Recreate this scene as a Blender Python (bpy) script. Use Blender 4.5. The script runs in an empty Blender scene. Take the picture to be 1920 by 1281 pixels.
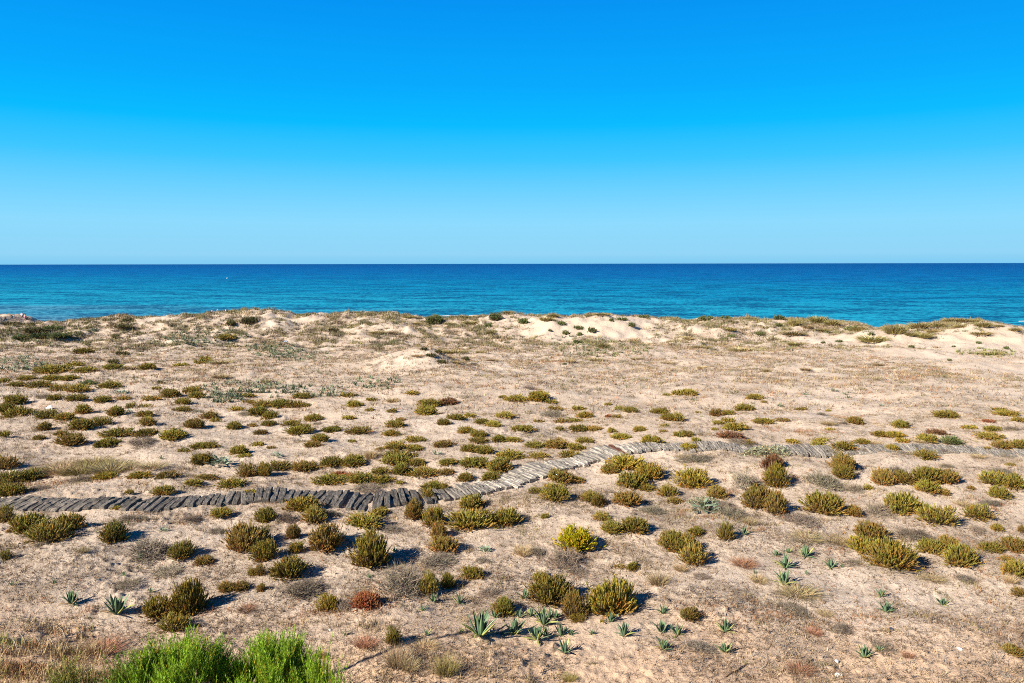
import bpy, math, random
import numpy as np
from mathutils import Vector, Matrix

S = bpy.context.scene
COL = S.collection
rad = math.radians
random.seed(7)
RNG = np.random.default_rng(7)

# ------------------------------------------------------------------ camera
CAM_Z = 11.0
FPX = 1920 * 28.0 / 36.0            # focal length in photo pixels
PITCH = math.atan(146.0 / FPX)      # horizon row
ROLL = -rad(0.09)
cam_d = bpy.data.cameras.new('camera')
cam_d.lens = 28.0
cam_d.sensor_width = 36.0
cam_d.clip_start = 0.1
cam_d.clip_end = 120000.0
cam = bpy.data.objects.new('camera', cam_d)
COL.objects.link(cam)
RM = Matrix.Rotation(math.pi / 2 - PITCH, 3, 'X') @ Matrix.Rotation(ROLL, 3, 'Z')
cam.matrix_world = Matrix.Translation((0, 0, CAM_Z)) @ RM.to_4x4()
S.camera = cam
S.render.resolution_x, S.render.resolution_y = 1024, 683
S.render.engine = 'CYCLES'
S.cycles.use_denoising = False
S.cycles.pixel_filter_type = 'BLACKMAN_HARRIS'
S.cycles.filter_width = 1.05
S.cycles.max_bounces = 6

# ------------------------------------------------------------------ light
EXPO = 1.0
S.view_settings.view_transform = 'Standard'
S.view_settings.look = 'None'
S.view_settings.gamma = 1.0
S.view_settings.exposure = EXPO
S.view_settings.use_curve_mapping = False

SUN_EL = rad(31)
SH = Vector((0.826, 0.564, 0)).normalized()      # direction the shadows fall on the ground
sun_d = bpy.data.lights.new('sun', 'SUN')
sun_d.energy = 5.0
sun_d.angle = rad(0.5)
sun_d.color = (1.0, 0.92, 0.80)
sun = bpy.data.objects.new('sun', sun_d)
COL.objects.link(sun)
ldir = Vector((SH.x * math.cos(SUN_EL), SH.y * math.cos(SUN_EL), -math.sin(SUN_EL)))
sun.rotation_euler = ldir.to_track_quat('-Z', 'Y').to_euler()


def lin(c):
    c = np.asarray(c, float) / 255.0
    return np.where(c <= 0.04045, c / 12.92, ((c + 0.055) / 1.055) ** 2.4)


world = bpy.data.worlds.new('World')
S.world = world
world.use_nodes = True
wn, wl = world.node_tree.nodes, world.node_tree.links
wn.clear()
w_out = wn.new('ShaderNodeOutputWorld')
w_bg = wn.new('ShaderNodeBackground')
w_tc = wn.new('ShaderNodeTexCoord')
w_sep = wn.new('ShaderNodeSeparateXYZ')
w_ramp = wn.new('ShaderNodeValToRGB')
w_sky = wn.new('ShaderNodeTexSky')
w_sky.sky_type = 'NISHITA'
w_sky.sun_disc = False
w_sky.sun_elevation = SUN_EL
w_sky.sun_rotation = rad(235.6)
w_sc = wn.new('ShaderNodeVectorMath'); w_sc.operation = 'SCALE'; w_sc.inputs['Scale'].default_value = 0.0006
w_mix = wn.new('ShaderNodeMix'); w_mix.data_type = 'RGBA'; w_mix.blend_type = 'ADD'
w_mix.inputs[0].default_value = 1.0
wl.new(w_tc.outputs['Generated'], w_sep.inputs[0])
wl.new(w_sep.outputs['Z'], w_ramp.inputs[0])
wl.new(w_sky.outputs[0], w_sc.inputs[0])
wl.new(w_ramp.outputs[0], w_mix.inputs[6])
wl.new(w_sc.outputs[0], w_mix.inputs[7])
wl.new(w_mix.outputs[2], w_bg.inputs[0])
w_bg.inputs[1].default_value = 1.0
wl.new(w_bg.outputs[0], w_out.inputs[0])
stops = [(0.0, (128, 203, 243)), (0.012, (146, 213, 246)), (0.05, (140, 218, 254)), (0.085, (112, 210, 255)),
         (0.125, (60, 198, 255)), (0.165, (0, 187, 255)), (0.21, (0, 170, 254)), (0.30, (0, 147, 243)),
         (0.50, (0, 74, 154)), (1.0, (0, 28, 72))]
els = w_ramp.color_ramp.elements
while len(els) < len(stops):
    els.new(0.5)
for e, (p, c) in zip(els, stops):
    e.position = p
    v = lin(c) / (2 ** EXPO)
    e.color = (v[0], v[1], v[2], 1)

# ------------------------------------------------------------------ helpers


def tag(o, label=None, cat=None, group=None, kind=None):
    if label: o['label'] = label
    if cat: o['category'] = cat
    if group: o['group'] = group
    if kind: o['kind'] = kind
    return o


def link(name, me, parent=None):
    o = bpy.data.objects.new(name, me)
    COL.objects.link(o)
    if parent is not None:
        o.parent = parent
    return o


def mesh(name, V, F, mat, smooth=False, colors=None):
    """V (n,3); F: array (m,3) or (m,4) or list of faces; colors (n,3) optional."""
    me = bpy.data.meshes.new(name)
    V = np.asarray(V, np.float32)
    if isinstance(F, np.ndarray):
        m, k = F.shape
        me.vertices.add(len(V))
        me.vertices.foreach_set('co', V.ravel())
        me.loops.add(m * k)
        me.loops.foreach_set('vertex_index', F.astype(np.int32).ravel())
        me.polygons.add(m)
        me.polygons.foreach_set('loop_start', np.arange(0, m * k, k, dtype=np.int32))
        me.polygons.foreach_set('loop_total', np.full(m, k, np.int32))
        me.update(calc_edges=True)
    else:
        me.from_pydata(V.tolist(), [], F)
        me.update()
    if smooth:
        me.polygons.foreach_set('use_smooth', np.ones(len(me.polygons), bool))
    if colors is not None:
        a = me.color_attributes.new('tint', 'FLOAT_COLOR', 'POINT')
        c4 = np.ones((len(V), 4), np.float32)
        c4[:, :3] = colors
        a.data.foreach_set('color', c4.ravel())
    if mat is not None:
        me.materials.append(mat)
    me.validate()
    return me


_perm = np.random.default_rng(11).integers(0, 2 ** 16, 2 ** 16)


def _grad(ix, iy, seed):
    h = _perm[(_perm[(ix + seed * 131) & 65535] + iy) & 65535]
    a = h * (2 * math.pi / 65536.0)
    return np.cos(a), np.sin(a)


def perlin(x, y, seed=0):
    x = np.asarray(x, float); y = np.asarray(y, float)
    x0 = np.floor(x).astype(np.int64); y0 = np.floor(y).astype(np.int64)
    fx, fy = x - x0, y - y0
    u = fx * fx * fx * (fx * (fx * 6 - 15) + 10)
    v = fy * fy * fy * (fy * (fy * 6 - 15) + 10)
    r = 0
    for dx in (0, 1):
        for dy in (0, 1):
            gx, gy = _grad(x0 + dx, y0 + dy, seed)
            w = (u if dx else 1 - u) * (v if dy else 1 - v)
            r = r + w * (gx * (fx - dx) + gy * (fy - dy))
    return r * 1.5


def sstep(a, b, x):
    t = np.clip((np.asarray(x, float) - a) / (b - a), 0, 1)
    return t * t * (3 - 2 * t)


RMn = np.array(RM)


def rays(px, py):
    px = np.asarray(px, float); py = np.asarray(py, float)
    d = np.stack([(px - 960) / FPX, -(py - 640.5) / FPX, -np.ones_like(px)], -1)
    return d @ RMn.T


# ------------------------------------------------------------------ terrain function
# crest line of the far dunes as seen in the photograph: (px, py)
CREST = [(-700, 596), (-300, 598), (-120, 592), (0, 590), (28, 590), (46, 598), (64, 605), (120, 605), (135, 602), (165, 600), (215, 594),
         (250, 595), (300, 593), (370, 591), (392, 586), (420, 586), (455, 583), (480, 581), (520, 582), (545, 586), (558, 591),
         (580, 589), (620, 588), (690, 588), (740, 588), (765, 592), (800, 596), (835, 596), (872, 594), (900, 592), (930, 590),
         (955, 589), (1000, 591), (1040, 592), (1062, 595), (1095, 592), (1110, 589), (1150, 590), (1170, 594), (1195, 592),
         (1240, 596), (1270, 598), (1285, 604), (1312, 599), (1345, 597), (1400, 597), (1428, 602), (1445, 600), (1480, 598),
         (1540, 600), (1600, 604), (1617, 611), (1630, 616), (1645, 617), (1660, 613), (1690, 612), (1740, 608), (1800, 603),
         (1840, 604), (1862, 613), (1885, 617), (1925, 622), (2050, 612), (2300, 606), (2700, 600)]
_c = np.array(CREST, float)
_d = rays(_c[:, 0], _c[:, 1])
RIDGE_Y0 = 107.0
_cx = _d[:, 0] / _d[:, 1] * RIDGE_Y0
_cz = CAM_Z + _d[:, 2] / _d[:, 1] * RIDGE_Y0


def bump(x, y, cx, cy, sxl, sxr, sy, h):
    dx = x - cx
    sx = np.where(dx < 0, sxl, sxr)
    return h * np.exp(-0.5 * ((dx / sx) ** 2 + ((y - cy) / sy) ** 2))


def height(x, y):
    x = np.asarray(x, float); y = np.asarray(y, float)
    ry = RIDGE_Y0
    zr = np.interp(x, _cx, _cz) + 0.20 * perlin(x / 2.1, y / 5.0, 14) + 0.13 * perlin(x / 0.8, y / 2.0, 15)
    shore = 135 - 0.125 * x + 2.0 * perlin(x / 23.0, y * 0 + 3.3, 5)
    base = 2.75 + 0.30 * perlin(x / 17.0, y / 14.0, 1) + 0.20 * perlin(x / 5.5, y / 4.5, 2) + 0.10 * perlin(x / 2.1, y / 1.9, 9)
    base = base - 0.45 * sstep(34, 18, y) * sstep(-16, 8, x)
    base = base + 0.35 * sstep(28, 36, y) * sstep(2, 8, x) * sstep(48, 38, y)
    base = base - 0.5 * sstep(56, 80, y)
    # face of the ridge
    w = sstep(88, ry, y) ** 1.5
    z = base * (1 - w) + zr * w
    hum = 0.35 * perlin(x / 3.4, y / 3.0, 3) + 0.22 * perlin(x / 1.6, y / 1.4, 4)
    z = z + hum * sstep(76, 90, y) * sstep(ry - 1, ry - 7, y)
    # back slope and beach
    beach = np.maximum(0.032 * (shore - y), -2.5) + 0.02 * perlin(x / 4.0, y / 3.0, 6)
    wb = sstep(ry + 0.3, ry + 11, y)
    z = np.where(y > ry, zr * (1 - wb) + np.minimum(beach, zr) * wb, z)
    # single mounds
    z = z + bump(x, y, -7.0, 64.5, 3.2, 1.3, 2.6, 1.35)
    z = z + bump(x, y, -4.6, 61.5, 2.1, 1.5, 2.0, 0.55)
    z = z + bump(x, y, 10.5, 99.0, 4.0, 3.5, 3.0, 1.0) + bump(x, y, 4.0, 99.0, 2.5, 2.0, 2.5, 0.6) + bump(x, y, 24.0, 96.0, 3.0, 2.0, 2.5, 0.7) + bump(x, y, 34.0, 98.0, 3.0, 2.0, 2.5, 0.6) + bump(x, y, -30.0, 98.0, 3.5, 2.5, 2.5, 0.7) + bump(x, y, -14.0, 97.0, 3.5, 2.5, 2.5, 0.6)
    z = z + bump(x, y, 55.5, 91.0, 5.0, 3.6, 3.6, 1.5)
    z = z + bump(x, y, 43.0, 91.0, 3.0, 1.6, 2.4, 1.1)
    z = z + bump(x, y, -62.0, 93.0, 9.0, 3.0, 2.6, 0.9)
    z = z + bump(x, y, 60.0, 106.0, 3.0, 3.0, 3.0, 0.25)
    return z


_bp = None


def bareness(x, y):
    r = np.zeros(np.broadcast(x, y).shape)
    if _bp is None:
        return r
    for (px, py, rx, ry), p in zip(BARE_PX, _bp):
        r = np.maximum(r, np.exp(-1.5 * (((x - p[0]) / rx) ** 2 + ((y - p[1]) / ry) ** 2)))
    return np.clip(r * 1.5 - 0.25, 0, 1)


def fine(x, y):
    d = np.clip(y, 10, 200)
    near = sstep(75, 25, d)
    a = perlin(x / 0.62, y / 0.62, 21)
    b = perlin(x / 0.27, y / 0.27, 22)
    c = perlin(x / 0.13, y / 0.13, 23)
    rough = np.clip(0.78 + 1.0 * (perlin(x / 3.1, y / 2.6, 24) + 0.5 * perlin(x / 1.2, y / 1.0, 28)), 0.2, 1.6)
    r = rough * (0.030 * a + 0.025 * b + 0.024 * c * near)
    r = r - rough * 0.05 * np.clip(0.30 - np.abs(b + 0.3 * a), 0, 1) + rough * 0.03 * np.clip(np.abs(c + 0.5 * b) - 0.45, 0, 1)
    mid = (0.08 * perlin(x / 1.1, y / 1.0, 25) + 0.10 * np.abs(perlin(x / 1.9, y / 1.7, 26))) * sstep(40, 70, d)
    mid = mid + 0.16 * (np.abs(perlin(x / 1.3, y / 1.2, 27)) - 0.2) * sstep(84, 98, d) * (1 - 0.7 * bareness(x, y))
    return (r + mid) * sstep(150, 125, d)


def surf(x, y):
    return height(x, y) + fine(x, y)


def cast(px, py, far=170.0):
    """ground points seen at photo pixels"""
    px = np.atleast_1d(np.asarray(px, float)); py = np.atleast_1d(np.asarray(py, float))
    d = rays(px, py)
    d = d / d[:, 1:2]
    ts = np.concatenate([np.arange(8, 60, 0.5), np.arange(60, far, 0.5)])
    hit = np.full(len(px), far)
    done = np.zeros(len(px), bool)
    prev = np.full(len(px), 8.0)
    for t in ts:
        z = CAM_Z + d[:, 2] * t
        under = (z < height(d[:, 0] * t, np.full(len(px), t))) & ~done
        hit[under] = t
        done |= under
        prev[~done] = t
    lo, hi = prev.copy(), hit.copy()
    for _ in range(14):
        m = 0.5 * (lo + hi)
        under = CAM_Z + d[:, 2] * m < height(d[:, 0] * m, m)
        hi = np.where(under, m, hi); lo = np.where(under, lo, m)
    return np.stack([d[:, 0] * hi, hi, CAM_Z + d[:, 2] * hi], -1), done


# ------------------------------------------------------------------ materials
def new_mat(name):
    m = bpy.data.materials.new(name)
    m.use_nodes = True
    nt = m.node_tree
    b = nt.nodes['Principled BSDF']
    b.inputs['Roughness'].default_value = 0.85
    b.inputs['Specular IOR Level'].default_value = 0.2
    return m, nt.nodes, nt.links, b


def N(nodes, t, **kw):
    n = nodes.new(t)
    for k, v in kw.items():
        setattr(n, k, v)
    return n


def noise(nodes, links, vec, scale, detail=4, rough=0.55):
    n = nodes.new('ShaderNodeTexNoise')
    n.inputs['Scale'].default_value = scale
    n.inputs['Detail'].default_value = detail
    n.inputs['Roughness'].default_value = rough
    links.new(vec, n.inputs['Vector'])
    return n.outputs['Fac']


def ramp(nodes, links, fac, pts):
    r = nodes.new('ShaderNodeValToRGB')
    e = r.color_ramp.elements
    while len(e) < len(pts):
        e.new(0.5)
    for q, (p, c) in zip(e, pts):
        q.position = p
        q.color = (*c, 1) if len(c) == 3 else c
    links.new(fac, r.inputs[0])
    return r.outputs[0]


def mixc(nodes, links, a, b, fac, mode='MIX'):
    m = nodes.new('ShaderNodeMix')
    m.data_type = 'RGBA'
    m.blend_type = mode
    for sock, v in ((m.inputs[0], fac), (m.inputs[6], a), (m.inputs[7], b)):
        if isinstance(v, (int, float)):
            sock.default_value = v
        elif isinstance(v, tuple):
            sock.default_value = (*v, 1)
        else:
            links.new(v, sock)
    return m.outputs[2]


def mat_sand():
    m, n, l, b = new_mat('sand')
    g = N(n, 'ShaderNodeNewGeometry').outputs['Position']
    big = noise(n, l, g, 0.16, 5)
    mid = noise(n, l, g, 0.9, 6, 0.65)
    fin = noise(n, l, g, 9.0, 6, 0.7)
    col = ramp(n, l, big, [(0.3, (0.555, 0.430, 0.322)), (0.5, (0.605, 0.480, 0.365)), (0.7, (0.63, 0.515, 0.41))])
    # greyish and brownish organic crust between the plants
    att = N(n, 'ShaderNodeAttribute', attribute_name='tint').outputs['Color']
    sep = N(n, 'ShaderNodeSeparateColor'); l.new(att, sep.inputs[0])
    crust = N(n, 'ShaderNodeMath', operation='MULTIPLY')
    cr = ramp(n, l, mid, [(0.42, (0, 0, 0)), (0.62, (1, 1, 1))])
    l.new(cr, crust.inputs[0]); l.new(sep.outputs[0], crust.inputs[1])
    col = mixc(n, l, col, (0.25, 0.19, 0.135), crust.outputs[0])
    # small dark specks: droppings, leaf bits
    sp = ramp(n, l, fin, [(0.56, (0, 0, 0)), (0.64, (1, 1, 1))])
    sp2 = N(n, 'ShaderNodeMath', operation='MULTIPLY'); sp2.inputs[1].default_value = 0.65
    l.new(sp, sp2.inputs[0])
    sp3 = N(n, 'ShaderNodeMath', operation='MULTIPLY')
    l.new(sp2.outputs[0], sp3.inputs[0]); l.new(sep.outputs[0], sp3.inputs[1])
    col = mixc(n, l, col, (0.16, 0.115, 0.08), sp3.outputs[0])
    # warmer, more orange soil close to the camera
    col = mixc(n, l, col, (0.60, 0.415, 0.275), sep.outputs[1])
    l.new(col, b.inputs['Base Color'])
    b.inputs['Roughness'].default_value = 0.95
    b.inputs['Specular IOR Level'].default_value = 0.05
    bp = N(n, 'ShaderNodeBump')
    bp.inputs['Strength'].default_value = 1.0
    bp.inputs['Distance'].default_value = 0.06
    bn = noise(n, l, g, 13.0, 8, 0.72)
    l.new(bn, bp.inputs['Height'])
    bp2 = N(n, 'ShaderNodeBump')
    bp2.inputs['Strength'].default_value = 0.6
    bp2.inputs['Distance'].default_value = 0.12
    l.new(noise(n, l, g, 3.1, 5, 0.6), bp2.inputs['Height'])
    l.new(bp.outputs[0], bp2.inputs['Normal'])
    l.new(bp2.outputs[0], b.inputs['Normal'])
    return m


def mat_plant(name, spec=0.25, rough=0.6, gain=1.0):
    """object colour x per-vertex tint, a little per-object drift"""
    m, n, l, b = new_mat(name)
    oi = N(n, 'ShaderNodeObjectInfo')
    att = N(n, 'ShaderNodeAttribute', attribute_name='tint').outputs['Color']
    c = mixc(n, l, oi.outputs['Color'], att, 1.0, 'MULTIPLY')
    hsv = N(n, 'ShaderNodeHueSaturation')
    mr = N(n, 'ShaderNodeMapRange')
    mr.inputs[3].default_value = 0.85; mr.inputs[4].default_value = 1.2
    l.new(oi.outputs['Random'], mr.inputs[0])
    l.new(mr.outputs[0], hsv.inputs['Value'])
    l.new(c, hsv.inputs['Color'])
    l.new(hsv.outputs[0], b.inputs['Base Color'])
    b.inputs['Roughness'].default_value = rough
    b.inputs['Specular IOR Level'].default_value = spec
    return m


def mat_tint(name):
    m, n, l, b = new_mat(name)
    att = N(n, 'ShaderNodeAttribute', attribute_name='tint').outputs['Color']
    l.new(att, b.inputs['Base Color'])
    return m


def mat_wood():
    m, n, l, b = new_mat('weathered_wood')
    tc = N(n, 'ShaderNodeTexCoord')
    oi = N(n, 'ShaderNodeObjectInfo')
    mp = N(n, 'ShaderNodeMapping')
    mp.inputs['Scale'].default_value = (1.3, 4.5, 4.5)
    l.new(tc.outputs['Object'], mp.inputs['Vector'])
    add = N(n, 'ShaderNodeVectorMath', operation='ADD')
    rs = N(n, 'ShaderNodeMath', operation='MULTIPLY'); rs.inputs[1].default_value = 97.0
    l.new(oi.outputs['Random'], rs.inputs[0])
    l.new(mp.outputs[0], add.inputs[0]); l.new(rs.outputs[0], add.inputs[1])
    gr = noise(n, l, add.outputs[0], 1.3, 6, 0.65)
    gc = ramp(n, l, gr, [(0.34, (0.22, 0.20, 0.19)), (0.46, (0.75, 0.74, 0.72)), (0.62, (1.75, 1.70, 1.60))])
    c = mixc(n, l, oi.outputs['Color'], gc, 1.0, 'MULTIPLY')
    big = noise(n, l, N(n, 'ShaderNodeNewGeometry').outputs['Position'], 2.3, 4)
    c = mixc(n, l, c, (0.42, 0.33, 0.24), ramp(n, l, big, [(0.60, (0, 0, 0)), (0.72, (0.55, 0.55, 0.55))]))
    l.new(c, b.inputs['Base Color'])
    b.inputs['Roughness'].default_value = 0.85
    bp = N(n, 'ShaderNodeBump'); bp.inputs['Strength'].default_value = 0.8; bp.inputs['Distance'].default_value = 0.03
    l.new(gr, bp.inputs['Height']); l.new(bp.outputs[0], b.inputs['Normal'])
    return m


def mat_sea():
    m, n, l, b = new_mat('sea_water')
    g = N(n, 'ShaderNodeNewGeometry').outputs['Position']
    sep = N(n, 'ShaderNodeSeparateXYZ'); l.new(g, sep.inputs[0])
    # depth: distance from the (slanted) shoreline
    ad = N(n, 'ShaderNodeMath', operation='MULTIPLY_ADD'); ad.inputs[1].default_value = 0.45
    l.new(sep.outputs['X'], ad.inputs[0]); l.new(sep.outputs['Y'], ad.inputs[2])
    lg = N(n, 'ShaderNodeMath', operation='LOGARITHM'); lg.inputs[1].default_value = 10
    l.new(ad.outputs[0], lg.inputs[0])
    mr = N(n, 'ShaderNodeMapRange'); mr.inputs[1].default_value = 2.05; mr.inputs[2].default_value = 3.6
    l.new(lg.outputs[0], mr.inputs[0])
    mp = N(n, 'ShaderNodeMapping'); mp.inputs['Scale'].default_value = (0.0035, 0.011, 1)
    l.new(g, mp.inputs['Vector'])
    patch = noise(n, l, mp.outputs[0], 1.0, 5, 0.6)
    pm = N(n, 'ShaderNodeMath', operation='MULTIPLY_ADD'); pm.inputs[1].default_value = 0.42; pm.inputs[2].default_value = -0.21
    l.new(patch, pm.inputs[0])
    sm = N(n, 'ShaderNodeMath', operation='ADD'); l.new(mr.outputs[0], sm.inputs[0]); l.new(pm.outputs[0], sm.inputs[1])
    col = ramp(n, l, sm.outputs[0], [(0.0, (0.05, 0.17, 0.26)), (0.12, (0.008, 0.20, 0.32)), (0.32, (0.002, 0.150, 0.295)),
                                     (0.55, (0.001, 0.095, 0.275)), (0.85, (0.001, 0.066, 0.24)), (1.0, (0.001, 0.054, 0.215))])
    # ripples of three sizes, elongated along the shore
    hs = []
    for sc, st, seed in ((1.0, (0.9, 0.8, 1), 0.0), (1.0, (0.36, 0.42, 1), 31.0), (1.0, (0.045, 0.085, 1), 57.0)):
        q = N(n, 'ShaderNodeMapping'); q.inputs['Scale'].default_value = st
        q.inputs['Location'].default_value = (seed, seed, 0)
        q.inputs['Rotation'].default_value = (0, 0, rad(7))
        l.new(g, q.inputs['Vector'])
        hs.append(noise(n, l, q.outputs[0], sc, 4, 0.6))
    rip = N(n, 'ShaderNodeMath', operation='MULTIPLY_ADD'); rip.inputs[1].default_value = 1.0
    l.new(hs[0], rip.inputs[0]); l.new(hs[1], rip.inputs[2])
    rip2 = N(n, 'ShaderNodeMath', operation='ADD'); l.new(rip.outputs[0], rip2.inputs[0]); l.new(hs[2], rip2.inputs[1])
    tone = ramp(n, l, rip2.outputs[0], [(0.38, (0.55, 0.62, 0.7)), (0.5, (1, 1, 1)), (0.62, (1.25, 1.22, 1.18))])
    rr = N(n, 'ShaderNodeMapRange'); rr.inputs[1].default_value = 1.22; rr.inputs[2].default_value = 1.78
    l.new(rip2.outputs[0], rr.inputs[0])
    tone = ramp(n, l, rr.outputs[0], [(0.28, (0.25, 0.38, 0.52)), (0.48, (0.95, 0.95, 0.97)), (0.70, (1.8, 1.55, 1.38))])
    col = mixc(n, l, col, tone, 1.0, 'MULTIPLY')
    l.new(col, b.inputs['Base Color'])
    b.inputs['Roughness'].default_value = 0.45
    b.inputs['IOR'].default_value = 1.33
    b.inputs['Specular IOR Level'].default_value = 0.10
    bp = N(n, 'ShaderNodeBump'); bp.inputs['Strength'].default_value = 0.6; bp.inputs['Distance'].default_value = 0.5
    l.new(rip2.outputs[0], bp.inputs['Height']); l.new(bp.outputs[0], b.inputs['Normal'])
    return m


def mat_plain(name, c, rough=0.7):
    m, n, l, b = new_mat(name)
    g = N(n, 'ShaderNodeTexCoord').outputs['Object']
    v = noise(n, l, g, 9.0, 4)
    l.new(ramp(n, l, v, [(0.3, tuple(x * 0.8 for x in c)), (0.7, tuple(min(1, x * 1.15) for x in c))]), b.inputs['Base Color'])
    b.inputs['Roughness'].default_value = rough
    return m


M_SAND = mat_sand()
M_LEAF = mat_plant('shrub_leaf')
M_STEM = mat_plant('shrub_stem', 0.1, 0.9)
M_TWIG = mat_plant('dead_twig', 0.1, 0.9)
M_GRASS = mat_plant('grass_blade', 0.2, 0.7)
M_AGAVE = mat_plant('agave_leaf', 0.35, 0.45)
M_TINT = mat_tint('litter')
M_WOOD = mat_wood()
M_SEA = mat_sea()

# ------------------------------------------------------------------ ground sheet
BARE_PX = [(1130, 612, 12, 10), (1060, 620, 7, 6), (1190, 600, 6, 6), (1600, 642, 12, 8), (1850, 645, 15, 12), (1780, 672, 9, 6), (1900, 690, 8, 8),
           (560, 603, 4, 4), (500, 592, 4, 3), (300, 597, 3, 3), (1020, 595, 5, 4), (930, 600, 4, 4), (1700, 665, 6, 5)]
_bp, _ = cast([b[0] for b in BARE_PX], [b[1] for b in BARE_PX])


def crust(x, y):
    a = 0.5 + 0.5 * perlin(x / 4.2, y / 3.2, 41) + 0.25 * perlin(x / 1.5, y / 1.2, 42)
    lvl = np.interp(y, [10, 17, 24, 34, 48, 56, 70, 84, 95, 107, 112], [0.55, 0.62, 0.60, 0.45, 0.42, 0.60, 0.66, 0.72, 0.72, 0.55, 0.1])
    return np.clip(lvl * (0.05 + 1.6 * a), 0, 1) * (1 - bareness(x, y))


def build_ground():
    ys = [-60, -30, -10, 0, 5, 8, 10, 11.4]
    y = 12.3
    while y < 150:
        ys.append(y)
        y += 0.0038 * y if y < 46 else (0.0062 * y if y < 112 else 0.02 * y)
    ys += [156, 170, 200, 260]
    ys = np.array(ys)
    u = np.linspace(-1, 1, 690)
    ext = 1 + np.array([0.03, 0.1, 0.25, 0.6, 1.4, 3.0, 6.0])
    u = np.concatenate([-ext[::-1], u, ext])
    wy = 0.685 * np.maximum(ys, 12) + 1.2
    X = u[None, :] * wy[:, None]
    Y = np.repeat(ys[:, None], len(u), 1)
    Z = surf(X, Y)
    V = np.stack([X, Y, Z], -1).reshape(-1, 3)
    r, c = X.shape
    i = (np.arange(r - 1)[:, None] * c + np.arange(c - 1)[None, :]).ravel()
    F = np.stack([i, i + 1, i + c + 1, i + c], -1)
    t = np.zeros((r * c, 3), np.float32)
    t[:, 0] = crust(X, Y).ravel()
    t[:, 1] = (0.85 * sstep(20.5, 15.5, Y + 0.9 * perlin(X / 2.0, Y / 1.5, 43))).ravel()
    me = mesh('dune_sand', V, F, M_SAND, True, t)
    tag(link('dune_sand', me), kind='structure')


build_ground()

# ------------------------------------------------------------------ sea
R_SEA = 60000.0
sx = np.array([-R_SEA, -8000, -1500, -400, -150, 0, 150, 400, 1500, 8000, R_SEA])
sy = np.array([112, 150, 220, 350, 700, 1500, 4000, 12000, R_SEA])
SX, SY = np.meshgrid(sx, sy)
V = np.stack([SX, SY, np.zeros_like(SX)], -1).reshape(-1, 3)
r, c = SX.shape
i = (np.arange(r - 1)[:, None] * c + np.arange(c - 1)[None, :]).ravel()
tag(link('sea', mesh('sea', V, np.stack([i, i + 1, i + c + 1, i + c], -1), M_SEA)), kind='structure')

# ------------------------------------------------------------------ plant meshes


def frames(d):
    d = d / np.linalg.norm(d, axis=-1, keepdims=True)
    ref = np.where(np.abs(d[..., 2:3]) > 0.9, np.array([1.0, 0, 0]), np.array([0, 0, 1.0]))
    a = np.cross(d, ref); a /= np.linalg.norm(a, axis=-1, keepdims=True)
    return a, np.cross(d, a)


def tubes(P, Rd, sides):
    """P (n,k,3) centre lines, Rd (n,k) radii -> V,F,index of tube per vertex"""
    n, k, _ = P.shape
    D = np.gradient(P, axis=1)
    A, B = frames(D)
    ang = np.arange(sides) * 2 * math.pi / sides
    V = P[:, :, None, :] + Rd[:, :, None, None] * (A[:, :, None, :] * np.cos(ang)[None, None, :, None] + B[:, :, None, :] * np.sin(ang)[None, None, :, None])
    V = V.reshape(-1, 3)
    t = np.arange(n)[:, None, None] * k * sides
    q = np.arange(k - 1)[None, :, None] * sides
    s = np.arange(sides)[None, None, :]
    s2 = (s + 1) % sides
    F = np.stack([t + q + s, t + q + s2, t + q + sides + s2, t + q + sides + s], -1).reshape(-1, 4)
    return V, F, np.repeat(np.arange(n), k * sides)


def tris_of(F):
    return np.concatenate([F[:, [0, 1, 2]], F[:, [0, 2, 3]]])


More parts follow.
